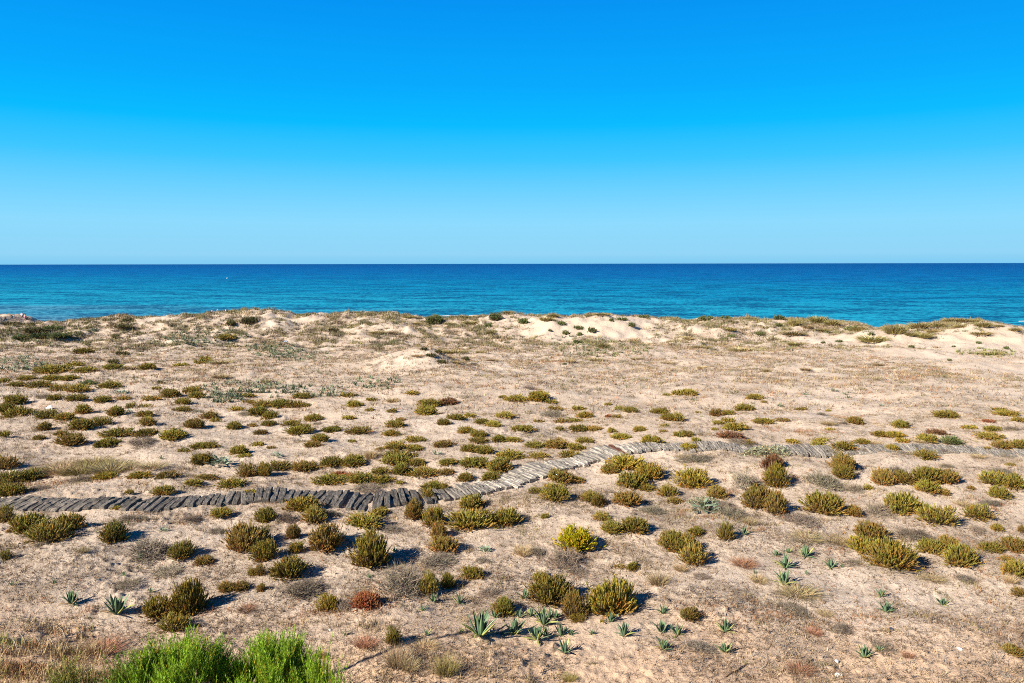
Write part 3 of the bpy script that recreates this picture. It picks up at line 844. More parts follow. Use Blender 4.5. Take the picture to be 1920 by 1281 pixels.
  (1440,332,110,155,'o'),(1090,390,340,260,'D'),(1370,170,330,140,'D'),(1620,264,170,116,'o'),(1860,515,200,135,'o'),(1030,694,135,145,'o'),(1430,1000,190,190,'m'),(1060,880,200,190,'t'),
  (820,790,170,110,'q'),(490,860,80,90,'q'),(1150,960,160,130,'t'),(1260,800,200,90,'t'),(1750,380,180,90,'D')]),
 ((960, 1020, 4), [
  (220,300,180,96,'y'),(290,465,330,235,'o'),(470,560,220,220,'b'),(490,590,130,70,'y'),(750,535,410,285,'y'),(1340,582,170,100,'b'),(905,202,105,64,'o'),(810,192,90,34,'b'),(1265,212,125,74,'t'),
  (1100,312,190,116,'t'),(1740,182,190,86,'q'),(1420,230,170,60,'D'),(1400,810,240,130,'D'),(1850,300,160,80,'t'),(430,1030,110,100,'m'),(480,230,180,70,'D')]),
 ((1440, 1020, 4), [
  (1890,402,130,86,'b'),(430,495,110,70,'t'),(250,930,190,110,'q'),(350,612,120,64,'q'),(1050,862,90,54,'q'),(1830,842,170,90,'b'),(170,540,320,110,'D'),(560,650,180,90,'D'),(640,160,160,60,'D'),(1240,260,180,70,'t'),(1480,290,160,70,'D'),(1820,300,130,70,'t'),(880,790,220,60,'D'),(230,350,300,90,'t')]),
]
AGAVE_RAW = [
 ((0, 1020, 4), [(535,432,165,125),(875,558,245,180),(1060,105,85,66),(95,318,64,56),(405,282,54,42),(930,247,44,44),(1130,332,44,46),(560,472,64,44)]),
 ((480, 1020, 4), [(1680,725,230,220),(1330,445,80,80),(1250,512,96,56),(1525,462,96,96),(1540,672,76,44),(850,242,64,46),(670,692,44,54),(1280,692,84,36),(1790,562,84,66),(1040,52,54,54),(1915,615,70,70)]),
 ((960, 1020, 4), [(95,405,90,80),(30,662,130,130),(240,622,160,150),(190,752,210,130),(330,532,96,80),(370,682,106,106),(395,782,146,120),(745,592,86,86),(840,707,140,125),(1130,452,86,56),
   (1135,517,96,76),(1280,572,76,56),(1120,652,96,106),(1240,692,136,106),(1135,807,156,110),(1600,672,176,126),(1595,757,156,96),(1820,225,50,40),(140,560,96,80),(280,560,110,90),(250,700,110,90),(60,560,80,70),(440,640,90,60),(600,690,70,44)]),
 ((1440, 1020, 4), [(280,113,155,110),(130,195,160,120),(120,320,166,130),(60,100,95,56),(470,195,126,90),(555,172,54,36),(150,22,86,46),(850,372,116,70),(885,522,146,100),(1310,467,116,56),(835,757,96,56),(720,868,146,110),(290,235,50,40)]),
 ((960, 800, 4), [(1740,812,70,64)]),
 ((0, 800, 4), [(1210,250,60,40)]),
]


def flat(raw):
    out = []
    for (ox, oy, s), rows in raw:
        for row in rows:
            out.append((ox + row[0] / s, oy + row[1] / s, row[2] / s, row[3] / s) + tuple(row[4:]))
    return out


KCOL = {'o': (0.208, 0.170, 0.030), 'y': (0.235, 0.182, 0.026), 'Y': (0.34, 0.29, 0.010), 'b': (0.205, 0.145, 0.034), 'r': (0.15, 0.075, 0.034),
        'q': (0.34, 0.175, 0.10), 'R': (0.27, 0.11, 0.045), 'd': (0.085, 0.08, 0.03), 'g': (0.10, 0.125, 0.042), 's': (0.20, 0.25, 0.17), 'D': (0.235, 0.19, 0.14),
        't': (0.36, 0.265, 0.14), 'm': (0.26, 0.205, 0.075)}
STEMC = (0.13, 0.085, 0.05, 1)

PL = flat(RAW)
_pts, _ok = cast([p[0] for p in PL], [p[1] for p in PL], 118)

# things one can point to, used to say where a plant stands: (px, py, phrase)
MARKS = [(663, 940, 'the boardwalk gap'), (1080, 1000, 'the bright yellow shrub'), (695, 1030, 'the big round green shrub'),
         (900, 1180, 'the largest agave'), (1155, 842, 'the reddish boardwalk plank'), (160, 875, 'the tall straw mound'),
         (805, 660, 'the shaded pyramid of sand'), (1680, 612, 'the round crest grass clump'), (1440, 850, 'the boardwalk creeper'),
         (1010, 745, 'the tallest open sand shrub'), (840, 748, 'the russet shrub'), (95, 762, 'the white bag'), (1850, 640, 'the bare sand dune'),
         (1285, 1020, 'the long slanting shrub'), (1670, 1040, 'the largest double shrub'), (345, 1120, 'the tall agave side shrub'),
         (687, 1120, 'the front russet shrub'), (40, 900, 'the dark thicket'), (1672, 1163, 'the dark stone'), (635, 885, 'the orange shrub'),
         (1110, 610, 'the pale bare dune face'), (230, 725, 'the dark green dome shrub'), (1520, 850, 'the thick dark plank ends'), (1150, 1120, 'the bushy golden shrub'),
         (48, 590, 'the two seated people'), (410, 582, 'the three pale flower spikes'), (990, 1190, 'the agave cluster'), (1475, 1070, 'the three stacked agaves'), (1460, 880, 'the gold and russet shrub'), (1895, 835, 'the far boardwalk end')]
LOOK = {'o': 'olive', 'y': 'golden olive', 'Y': 'bright yellow', 'b': 'brownish', 'r': 'russet', 'R': 'orange red', 'q': 'reddish', 'd': 'dark', 'g': 'green', 's': 'grey green', 'D': 'grey', 't': 'straw', 'm': 'pale green'}
_used = {}
ORD = ['', 'second ', 'third ', 'fourth ', 'fifth ', 'sixth ', 'seventh ', 'eighth ', 'ninth ', 'tenth ', 'eleventh ', 'twelfth ']


def make_labels(rows, nouns, look):
    """a label for each row: its look, then where it stands from the nearest landmark, then its rank among the alike there"""
    keys = {}
    out = [None] * len(rows)
    for i, (px, py, w, h, k) in enumerate(rows):
        best = min(MARKS, key=lambda m: ((m[0] - px) ** 2 + (2.2 * (m[1] - py + h * 0.4)) ** 2))
        mx, my, ph = best
        dx, dy = px - mx, (py - h * 0.4) - my
        big = 'small ' if w * h < 420 * (1 if py < 860 else 2.4) else ('big ' if w * h > (1500 if py < 860 else 3000) else '')
        shape = 'wide ' if w > 2.6 * h else ('upright ' if h > 0.85 * w else ('round ' if w < 1.6 * h else ''))
        if abs(dx) < 6 and abs(dy) < 8:
            where = 'at'
        else:
            parts = []
            if abs(dy) > 0.28 * abs(dx): parts.append('behind' if dy < 0 else 'in front of')
            if abs(dx) > 0.5 * abs(dy) * 2: parts.append('left of' if dx < 0 else 'right of')
            where = ' and '.join(parts) if parts else 'beside'
            if len(parts) == 2: where = {'behind': 'behind and ', 'in front of': 'before and '}[parts[0]] + parts[1]
        txt = big + shape + look(k) + ' ' + nouns(k)
        keys.setdefault((txt, where, ph), []).append((math.hypot(dx, 2.2 * dy), i))
    for (txt, where, ph), lst in keys.items():
        lst.sort()
        for r_, (_, i) in enumerate(lst):
            if len(lst) == 1:
                out[i] = f'{txt} {where} {ph}'
            else:
                out[i] = f'{"nearest" if r_ == 0 else ORD[min(r_, 11)] + "nearest"} {txt} {where} {ph}'
    return out


NOUN = {'q': 'dry grass tuft', 'D': 'dead twig bush', 's': 'sea holly', 't': 'dry grass tuft', 'm': 'grass clump'}
labels = make_labels(PL, lambda k: NOUN.get(k, 'shrub'), lambda k: LOOK[k])
SPECIAL = {}


def special(px, py, txt):
    j = min(range(len(PL)), key=lambda i: (PL[i][0] - px) ** 2 + (PL[i][1] - PL[i][3] * 0.5 - py) ** 2)
    labels[j] = txt


special(1080, 1005, 'bright yellow shrub on bare sand, the only yellow one')
special(695, 1030, 'big round green olive shrub in front of the broken boardwalk')
special(840, 748, 'russet brown shrub behind a taller olive shrub, out on the sand')
special(687, 1128, 'orange red dry shrub joined to a yellowish shrub near the front')
special(635, 885, 'orange red shrub just behind the dark part of the boardwalk')
special(345, 1110, 'tall golden olive shrub right of the two large dark agaves')
special(1145, 1120, 'bushy golden shrub in the front, right of an olive shrub')
special(1680, 612, 'big round pale grass clump standing alone on the dune crest')
special(1010, 740, 'tallest yellowish shrub out on the open sand, dark shadow beside it')

GROUP = {'q': 'dry grass tufts on the sand', 'D': 'dead twig bushes on the sand', 's': 'small grey green sea holly plants', 't': 'dry grass tufts on the sand', 'm': 'grass clumps on the dunes'}
_ang = lambda y: np.arctan2(CAM_Z - 2.7, y)


def put_plants():
    rr = random.Random(5)
    shr_i = 0
    for (px, py, w, h, k), p, ok, lab in zip(PL, _pts, _ok, labels):
        y0 = p[1]
        mpp = y0 / FPX / math.cos(math.atan(abs(px - 960) / FPX)) ** 0    # metres per photo pixel
        W = w * mpp
        th = math.atan2(CAM_Z - p[2], y0)
        depth = W * (0.75 if k not in 'mtq' else 0.6)
        hm, ds = h * mpp, 0.5 * depth * math.sin(th)
        H = math.sqrt(max((hm - ds) ** 2 - ds ** 2, 0)) / math.cos(th) if hm > 2 * ds else 0
        H = min(max((0.86 if py < 1000 else 0.95) * H, 0.20 * W), 0.95 * W)
        cx, cy = p[0] + 0.0, y0 + depth * 0.42 * min(1.0, 1.0)
        cx = p[0] * cy / y0
        if y0 > 96: cy = min(cy, RIDGE_Y0 + 0.3)
        cz = float(surf(cx, cy))
        rot = rr.uniform(0, 2 * math.pi)
        c = KCOL[k]
        jb = rr.uniform(0.84, 1.16); j = [jb * rr.uniform(0.96, 1.04) for _ in range(3)]
        colr = (c[0] * j[0], c[1] * j[1], c[2] * j[2], 1)
        if k in 'DsMtmq':
            if k == 'D':
                me, name, cat, mh, mw = rr.choice(TWIGS), 'dead_bush', 'dead bush', 0.30, 1.1
            elif k == 's':
                me, name, cat, mh, mw = rr.choice(HOLLY), 'sea_holly', 'plant', 0.42, 0.8
            else:
                me, name, cat, mh, mw = rr.choice(GRASS if y0 < 45 else GRASSFAR), ('dry_grass_tuft' if k in 'tq' else 'grass_clump'), 'grass', 0.60, 0.95
            o = link(name, me)
            sxy = W / mw
            o.scale = (sxy, sxy * rr.uniform(0.75, 0.95), max(H, 0.25 * W) / mh)
            o.color = colr
            tag(o, lab, cat, GROUP[k])
            o.location = (cx, cy, cz - 0.01)
            o.rotation_euler = (0, 0, rot if k != 'm' else rr.uniform(-0.4, 0.4))
            continue
        if w * h < FAR_LIMIT:
            fv, ff, fc = rr.choice(FARSHRUB)
            M = np.array([[math.cos(rot), -math.sin(rot), 0], [math.sin(rot), math.cos(rot), 0], [0, 0, 1.0]])
            far_parts.append(((fv @ M.T) * [W, W * 0.9, max(H, 0.22 * W) / FLAT] + [cx, cy, cz - 0.02], ff, fc * np.array(colr[:3])))
            continue
        ratio = H / W
        hh = FLAT if ratio < 0.34 else (MIDH if ratio < 0.54 else TALL)
        fol, stem, _r = rr.choice(SHRUBS[hh])
        e = link('shrub', None)
        e.empty_display_size = 0.2
        e.location = (cx, cy, cz - 0.02)
        e.rotation_euler = (0, 0, rot)
        # turned freely; width and depth close to each other, so the turn does not change the width in view
        e.scale = (W * 1.0, W * rr.uniform(0.82, 0.96), max(H, 0.22 * W) / hh)
        tag(e, lab, 'shrub', 'shrubs scattered over the dune sand')
        f = link('foliage', fol, e); f.color = colr
        s = link('stem', stem, e); s.color = STEMC


_area = sorted([p[2] * p[3] for p in PL if p[4] not in 'DsMtmq'], reverse=True)
FAR_LIMIT = _area[292]
far_parts = []
put_plants()
if far_parts:
    nv = np.cumsum([0] + [len(a[0]) for a in far_parts])
    o = link('small_far_shrubs', mesh('small_far_shrubs', np.concatenate([a[0] for a in far_parts]), np.concatenate([a[1] + k for a, k in zip(far_parts, nv)]), M_TINT, False,
                                      np.concatenate([a[2] for a in far_parts])))
    tag(o, kind='stuff')

# ------------------------------------------------------------------ agaves
AG = flat(AGAVE_RAW)
_ap, _ = cast([a[0] for a in AG], [a[1] for a in AG], 118)
ag_labels = make_labels([a + ('a',) for a in AG], lambda k: 'agave', lambda k: 'spiky')
def put_agaves():
    rr = random.Random(9)
    for (px, py, w, h), p, lab in zip(AG, _ap, ag_labels):
        mpp = p[1] / FPX * (1.04 if w > 17 else 1.0)
        W, th = w * mpp, math.atan2(CAM_Z - p[2], p[1])
        H = max((h * mpp - 0.45 * W * math.sin(th)) / math.cos(th), 0.45 * W)
        if w > 50: lab = 'largest spiky agave, dark rosette with its shadow on the sand' if h > 50 else lab
        e = link('agave', None)
        e.empty_display_size = 0.1
        cy = p[1] + W * 0.25
        cx = p[0] * cy / p[1]
        e.location = (cx, cy, float(surf(cx, cy)) - 0.02)
        e.rotation_euler = (0, 0, rr.uniform(0, 6.28))
        tag(e, lab, 'agave', 'agaves growing in the sand')
        n = 19 if w > 28 else (13 if w > 17 else 8)
        for i in range(n):
            f = (i + 0.5) / n                      # inner to outer leaves
            az = i * 2.399 + rr.uniform(-0.25, 0.25)
            tilt = 0.08 + 1.15 * f ** 1.3 + rr.uniform(-0.12, 0.12)      # from vertical
            L = (H / max(math.cos(tilt), 0.35)) if tilt < 0.9 else W * 0.56
            L = min(L, max(H * 1.08, W * 0.62)) * rr.uniform(0.82, 1.05)
            lf = link('leaf', ALEAF[(i * 7 + n) % 4 if f > 0.4 else (0, 2)[i % 2]], e)
            lf.scale = (L, L * rr.uniform(0.9, 1.2) * 1.12, L * 1.1)
            lf.rotation_euler = (0, -(math.pi / 2 - tilt), az)
            lf.location = (0.02 * math.cos(az), 0.02 * math.sin(az), 0.02)
            g = (0.095, 0.155, 0.085)
            if f > 0.6 and rr.random() < 0.5: g = (0.26, 0.28, 0.09)
            if f > 0.86 and rr.random() < 0.35: g = (0.27, 0.19, 0.11)
            q = rr.uniform(0.8, 1.2)
            lf.color = (g[0] * q, g[1] * q, g[2] * q, 1)


put_agaves()

# ------------------------------------------------------------------ boardwalk of old railway sleepers
WALK = [(-60,933,951),(0,931,951),(100,931,956),(200,929,952),(300,927,951),(400,925,947),(475,920,942),(505,915,938),(580,912,936),(630,914,942),(655,919,960),(692,920,961),
        (730,918,953),(780,916,941),(830,915,936),(880,902,931),(917,897,926),(955,886,916),(985,871,906),(1010,864,898),(1060,857,879),(1085,850,872),(1135,838,861),
        (1185,832,851),(1235,829,844),(1285,826,839),(1322,824,840),(1372,826,842),(1420,829,846),(1465,832,850),(1515,834,858),(1560,834,853),(1615,830,848),(1665,827,847),
        (1715,827,847),(1765,831,847),(1815,834,848),(1865,837,850),(1915,843,855),(1990,849,862)]


def plank_mesh(seed):
    """sleeper of unit length along X, unit width, unit thickness, warped and worn"""
    r = np.random.default_rng(seed)
    k = 9
    xs = np.linspace(-0.5, 0.5, k)
    wob = np.cumsum(r.normal(0, 0.07 if seed < 2 else 0.022, k)); wob -= np.linspace(wob[0], wob[-1], k)
    V, F = [], []
    sec = [(-.5, .32), (-.40, .5), (0.0, .47), (.40, .5), (.5, .32), (.48, -.5), (-.48, -.5)]
    for i, x in enumerate(xs):
        wl, wr = 1 + r.normal(0, 0.06), 1 + r.normal(0, 0.06)
        end = 0.82 if i in (0, k - 1) else 1.0
        sag = 0.10 * r.normal()
        for (yy, zz) in sec:
            V.append((x + (r.normal(0, 0.006) if i in (0, k - 1) else 0), yy * (wl if yy < 0 else wr) * (0.94 if end < 1 else 1) + wob[i], zz * (end if zz > 0 else 1) + (sag if zz > 0 else 0) + r.normal(0, 0.03)))
    m = len(sec)
    for i in range(k - 1):
        for j in range(m):
            F.append((i * m + j, (i + 1) * m + j, (i + 1) * m + (j + 1) % m, i * m + (j + 1) % m))
    F.append(tuple(range(m)))
    F.append(tuple(range(k * m - 1, (k - 1) * m - 1, -1)))
    return mesh('plank', V, F, M_WOOD)


def build_walk():
    rr = random.Random(3)
    PM = [plank_mesh(s) for s in range(10)]
    T, _ = cast([w[0] for w in WALK], [w[1] for w in WALK], 60)
    B, _ = cast([w[0] for w in WALK], [w[2] for w in WALK], 60)
    tilt = (0.10 / ((CAM_Z - 2.9) / T[:, 1]))[:, None]          # the sleepers stand proud of the sand
    T = T - tilt * np.array([0, 1.0, 0])
    C = 0.5 * (T + B)
    for _ in range(2):
        C[1:-1] = 0.25 * C[:-2] + 0.5 * C[1:-1] + 0.25 * C[2:]
    seg = np.r_[0, np.cumsum(np.hypot(np.diff(C[:, 0]), np.diff(C[:, 1])))]
    ss = np.linspace(0, seg[-1], 400)
    cc = np.stack([np.interp(ss, seg, C[:, 0]), np.interp(ss, seg, C[:, 1])], -1)
    kw = int(4.5 / (ss[1] - ss[0]))
    ker = np.hanning(2 * kw + 1); ker /= ker.sum()
    cp = np.pad(cc, ((kw, kw), (0, 0)), mode='reflect', reflect_type='odd')
    cs = np.stack([np.convolve(cp[:, i], ker, 'valid') for i in (0, 1)], -1)
    tg = np.gradient(cs, ss, axis=0)
    tan = np.stack([np.interp(seg, ss, tg[:, 0]), np.interp(seg, ss, tg[:, 1])], -1)
    tan /= np.linalg.norm(tan, axis=1, keepdims=True)
    nor = np.stack([-tan[:, 1], tan[:, 0]], -1)
    Ln = np.abs(np.einsum('ij,ij->i', (T - B)[:, :2], nor))
    pxs = np.array([w[0] for w in WALK], float)
    e = link('boardwalk', None)
    e.location = (C[8, 0], C[8, 1], C[8, 2])
    tag(e, 'old boardwalk of weathered grey sleepers winding across the dunes, broken in one place', 'boardwalk')
    inv = e.location
    s = 0.0
    n = 0
    while s < seg[-1]:
        w = rr.uniform(0.165, 0.275)
        x = np.interp(s, seg, C[:, 0]); y = np.interp(s, seg, C[:, 1])
        px = np.interp(s, seg, pxs)
        tx = np.interp(s, seg, tan[:, 0]); ty = np.interp(s, seg, tan[:, 1])
        L = float(np.clip(np.interp(s, seg, Ln) * 1.02, 1.05, 2.3))
        broken = 640 < px < 800
        gap = rr.uniform(0.012, 0.045) if not broken else rr.uniform(0.02, 0.10)
        ang = math.atan2(ty, tx) - math.pi / 2 + rr.gauss(0, 0.028 if not broken else 0.045)
        if 470 > px: ang -= 0.10
        # colour: dark blue grey at left and centre, bleached in the climbing part, mid grey at right
        t1 = sstep(820, 960, px) * (1 - 0.75 * sstep(1180, 1300, px))
        base = np.array([0.135, 0.120, 0.105]) * (1 - t1) + np.array([0.30, 0.272, 0.238]) * t1
        if px > 1230: base = base + np.array([0.05, 0.046, 0.04])
        if abs(px - 1152) < 6: base = np.array([0.17, 0.075, 0.045])
        q = rr.uniform(0.72, 1.3)
        th = 0.15 if (broken or 900 < px < 1200 or 1480 < px < 1570) else 0.13
        dz = 0.075 if px < 470 else (0.10 if px < 860 else 0.12)
        if px > 1590: dz = 0.06
        if 1230 < px < 1450: dz = 0.07
        hl = math.cos(ang) * L / 2, math.sin(ang) * L / 2
        za = float(height(x - hl[0], y - hl[1])); zb = float(height(x + hl[0], y + hl[1]))
        zc = max(float(height(x, y)), (za + zb) / 2)
        o = link('plank', PM[rr.randrange(10)], e)
        o.color = (*(base * q), 1)
        off = rr.gauss(0, 0.06 if not broken else 0.10)
        o.location = (x + math.cos(ang) * off - inv[0], y + math.sin(ang) * off - inv[1], zc + dz - th / 2 + rr.gauss(0, 0.008 if not broken else 0.02) - inv[2])
        o.rotation_euler = (rr.gauss(0, 0.05 if not broken else 0.12), -math.atan2(zb - za, L) + rr.gauss(0, 0.008), ang)
        o.scale = (L * rr.uniform(0.95, 1.04), w, th)
        n += 1
        s += w + gap
        if 640 < px < 652: s += 0.20       # the missing sleeper
    return n


print('planks', build_walk())

# ------------------------------------------------------------------ creeper over the boardwalk


def put_at(o, px, py, dz=0.0, rot=0.0, push=0.0):
    p, _ = cast([px], [py], 118)
    y = p[0, 1] + push
    x = p[0, 0] * y / p[0, 1]
    o.location = (x, y, float(surf(x, y)) + dz)
    o.rotation_euler = (0, 0, rot)
    return y / FPX


def creeper_mesh():
    r = np.random.default_rng(77)
    n = 650
    th = r.uniform(0, 2 * math.pi, n); rr = np.sqrt(r.random(n)) * (1 + 0.15 * np.sin(3 * th))
    C = np.stack([rr * np.cos(th) * 0.5, rr * np.sin(th) * 0.5, (1 - rr ** 2).clip(0) * r.uniform(0.3, 1, n) * 0.20 + 0.03], -1)
    tilt = r.uniform(0.2, 1.5, n); az = r.uniform(0, 6.28, n)
    D = np.stack([np.sin(tilt) * np.cos(az), np.sin(tilt) * np.sin(az), np.cos(tilt)], -1)
    V, F, idx = blades(C, D, r.uniform(0.03, 0.06, n), r.uniform(0.010, 0.016, n), r.uniform(0, .3, n), r)
    t = r.uniform(0.7, 1.35, (n, 1)) * np.ones((n, 3)); t[r.random(n) < 0.25] *= [1.25, 0.85, 0.7]
    st = np.stack([C * [0.2, 0.2, 0], C * [0.7, 0.7, 0.7], C], 1)[::4]
    SV, SF, _ = tubes(st, np.full((len(st), 3), 0.004), 3)
    return mesh('leaves', np.concatenate([V, SV]), np.concatenate([F, SF + len(V)]), M_GRASS, False, np.concatenate([t[idx], np.tile([1.0, 0.75, 0.6], (len(SV), 1))]))


cm = creeper_mesh()
o = link('creeper', cm)
m_ = put_at(o, 1440, 862, 0.02, 0.4, 0.9)
o.scale = (m_ * 118, 1.5, 1.5); o.color = (0.25, 0.27, 0.16, 1)
tag(o, 'grey green leafy creeper spreading over the boardwalk edge beside the thick dark plank ends', 'plant')
o = link('creeper', cm)
m_ = put_at(o, 1320, 952, 0.0, 0.0, 0.3)
o.scale = (m_ * 66, 0.9, 0.9); o.color = (0.22, 0.25, 0.16, 1); o.rotation_euler = (0, 0, 0.2)
tag(o, 'low grey green creeper on open sand right of the brownish shrubs, below the boardwalk', 'plant')

# ------------------------------------------------------------------ feathery bright green bush in the near left corner


def feather_mesh(seed, Rx, H, ncl=64, per=26, nd=46):
    r = np.random.default_rng(seed)
    P0, P1 = [], []
    for i in range(ncl):
        a, q = r.uniform(0, 6.28), math.sqrt(r.random())
        top = H * (1 - 0.30 * q ** 2.2) * (1 + 0.05 * r.standard_normal())
        c = np.array([Rx * q * math.cos(a), 0.85 * Rx * q * math.sin(a), top - r.uniform(0.45, 0.7)])
        out = np.array([math.cos(a) * q, math.sin(a) * q, 0]) * 0.22
        for j in range(per):
            L = r.uniform(0.30, 0.70)
            d = np.array([0, 0, 1.0]) + out + np.r_[r.normal(0, 0.15, 2), 0]
            d /= np.linalg.norm(d)
            b = c + r.normal(0, 0.055, 3)
            P0.append(b); P1.append(b + d * L)
    P0, P1 = np.array(P0), np.array(P1)
    n = len(P0)
    bend = r.normal(0, 0.06, (n, 3)) * [1, 1, 0]
    t = r.uniform(0.02, 1.0, (n, nd, 1))
    C = P0[:, None] * (1 - t) + P1[:, None] * t + bend[:, None] * (t * t)
    D = (P1 - P0); D /= np.linalg.norm(D, axis=1, keepdims=True)
    A, B = frames(D)
    an = r.uniform(0, 6.28, (n, nd, 1))
    O = A[:, None] * np.cos(an) + B[:, None] * np.sin(an)
    sp = r.uniform(0.25, 0.6, (n, nd, 1))
    dirn = D[:, None] * np.cos(sp) + O * np.sin(sp)
    ln = r.uniform(0.05, 0.12, (n, nd, 1)) * (1.15 - 0.6 * t)
    W = np.cross(dirn, O) ; W /= np.linalg.norm(W, axis=-1, keepdims=True)
    w = 0.0042
    tv = np.stack([C - W * w, C + W * w, C + dirn * ln], 2).reshape(-1, 3)
    tf = np.arange(len(tv)).reshape(-1, 3)
    col = np.repeat(r.uniform(0.7, 1.35, (n, 1, 1)) * (0.85 + 0.35 * t) * np.array([1, 1, 1]), 1, 0)
    brown = r.random(n) < 0.09
    col[brown] *= [1.8, 0.8, 1.2]
    col = np.repeat(col[:, :, None], 3, 2).reshape(-1, 3)
    k = np.stack([P0, 0.5 * (P0 + P1), P1 + bend], 1)
    SV, SF, _ = tubes(k, np.full((n, 3), 0.004) * [1.3, 1, 0.5], 3)
    V = np.concatenate([tv, SV]); F = np.concatenate([tf, tris_of(SF) + len(tv)])
    fol = mesh('foliage', V, F, M_LEAF, False, np.concatenate([col, np.tile([1.1, 0.8, 0.9], (len(SV), 1))]))
    # branches from the ground
    nb = 46
    a = r.uniform(0, 6.28, nb); q = np.sqrt(r.random(nb)) * Rx * 0.9
    E = np.stack([q * np.cos(a), 0.85 * q * np.sin(a), H * r.uniform(0.55, 0.8, nb)], -1)
    G = np.stack([0.15 * np.cos(a), 0.15 * np.sin(a), -0.05 + 0 * a], -1)
    M1 = 0.5 * (E + G) + np.stack([0.12 * q * np.cos(a), 0.12 * q * np.sin(a), 0 * a], -1)
    BV, BF, _ = tubes(np.stack([G, M1, E], 1), np.full((nb, 3), 1.0) * [0.028, 0.018, 0.008], 6)
    br = mesh('branch', BV, BF, M_STEM, True, np.ones((len(BV), 3)))
    return fol, br


def feather_bush(px, ptop, d, fb, H, Rx, lab, rot, colr):
    q = rays([px], [ptop])[0]
    q = q / q[1] * d
    gx, gy = q[0], d
    gz = float(surf(gx, gy))
    hh = CAM_Z + q[2] - gz
    e = link('feathery_bush', None)
    e.location = (gx, gy, gz)
    e.rotation_euler = (0, 0, rot)
    e.scale = (1, 1, hh / H)
    f = link('foliage', fb[0], e); f.color = colr
    b = link('branch', fb[1], e); b.color = (0.12, 0.07, 0.035, 1)
    tag(e, lab, 'bush', 'feathery green bushes in the near corner')


FB1 = feather_mesh(501, 0.92, 2.5)
FB2 = feather_mesh(502, 0.86, 2.5, 58)
FB3 = feather_mesh(503, 0.55, 1.9, 22, 18)
GREEN = (0.19, 0.32, 0.016, 1)
feather_bush(325, 1208, 12.6, FB1, 2.5, 0.92, 'feathery bright green bush in the near corner, taller left one of two', 0.3, GREEN)
feather_bush(505, 1208, 12.9, FB2, 2.5, 0.80, 'feathery bright green bush in the near corner, right one of two', 1.4, GREEN)
feather_bush(592, 1238, 12.4, FB3, 1.9, 0.55, 'low feathery green bush at the right foot of the two bright ones', 2.2, GREEN)
feather_bush(235, 1255, 12.3, FB3, 1.9, 0.55, 'low feathery green bush left of the tall bright one', 0.9, (0.13, 0.22, 0.02, 1))
feather_bush(110, 1264, 12.2, FB3, 1.9, 0.55, 'sparse yellowish feathery bush in the straw at the left corner', 4.0, (0.20, 0.22, 0.035, 1))

# ------------------------------------------------------------------ litter and ground cover that nobody could count
_wt = np.array(WALK, float)
_WC, _ = cast(_wt[:, 0], 0.5 * (_wt[:, 1] + _wt[:, 2]), 60)


def walk_dist(x, y):
    yc = np.interp(x, _WC[:, 0], _WC[:, 1])
    return np.abs(y - yc)


def tri_blades(P, D, L, W, r):
    an = r.uniform(0, math.pi, len(P))
    side = np.stack([np.cos(an), np.sin(an), 0 * an], -1) * W[:, None]
    V = np.stack([P - side, P + side, P + D * L[:, None]], 1).reshape(-1, 3)
    return V, np.arange(len(V)).reshape(-1, 3)


LIT = np.array([(0.42, 0.31, 0.18), (0.34, 0.235, 0.14), (0.21, 0.14, 0.085), (0.25, 0.215, 0.18), (0.30, 0.16, 0.09), (0.13, 0.095, 0.065), (0.16, 0.15, 0.07)])


def litter(name, N_, y0, y1, per, lmin, lmax, w, flat_, seed, dens, lab_cat=None, colw=None, xlim=None):
    r = np.random.default_rng(seed)
    y = y0 * (y1 / y0) ** r.random(N_ * 4) if y0 < 40 else y0 + (y1 - y0) * r.random(N_ * 4) ** 0.85
    x = r.uniform(-1, 1, len(y)) * (0.66 * y + 0.8)
    p = dens(x, y)
    keep = r.random(len(y)) < p
    x, y = x[keep][:N_], y[keep][:N_]
    n = len(x)
    pn = perlin(x / 2.6, y / 2.2, 61) + 0.5 * perlin(x / 0.9, y / 0.9, 62) + r.normal(0, 0.28, n)
    ci = np.clip(np.digitize(pn, [-0.55, -0.25, 0.0, 0.2, 0.42, 0.6]), 0, 6)
    order = np.array([4, 0, 1, 3, 2, 5, 6]) if colw is None else np.array(colw)
    base = LIT[order[ci]] * r.uniform(0.7, 1.35, (n, 1))
    X = np.repeat(x, per) + r.normal(0, lmax * 0.2, n * per); Y = np.repeat(y, per) + r.normal(0, lmax * 0.2, n * per)
    Z = surf(X, Y)
    az = r.uniform(0, 2 * math.pi, n * per)
    tl = np.clip(r.normal(flat_, 0.28, n * per), 0.05, 1.5)
    D = np.stack([np.sin(tl) * np.cos(az), np.sin(tl) * np.sin(az), np.cos(tl)], -1)
    L = r.uniform(lmin, lmax, n * per)
    V, F = tri_blades(np.stack([X, Y, Z - 0.004], -1), D, L, w * r.uniform(0.6, 1.4, n * per), r)
    c = np.repeat(np.repeat(base, per, 0) * r.uniform(0.8, 1.2, (n * per, 1)), 3, 0)
    o = link(name, mesh(name, V, F, M_TINT, False, c))
    tag(o, kind='stuff')
    return o


def d_near(x, y):
    return np.clip(1.25 * crust(x, y) - 0.10, 0.02, 1) * np.where(walk_dist(x, y) < 1.0, 0.15, 1)


litter('dry_litter', 34000, 11.5, 46, 5, 0.04, 0.14, 0.009, 0.95, 71, d_near, colw=[4, 2, 1, 5, 2, 0, 3])
litter('dry_twigs', 9500, 11.5, 50, 5, 0.08, 0.30, 0.008, 1.1, 72, lambda x, y: d_near(x, y) ** 1.5, colw=[5, 3, 2, 5, 2, 5, 2])
litter('dry_grass', 26000, 42, 109, 5, 0.10, 0.32, 0.020, 0.75, 73, lambda x, y: crust(x, y) ** 1.2, colw=[4, 0, 1, 3, 1, 2, 6])


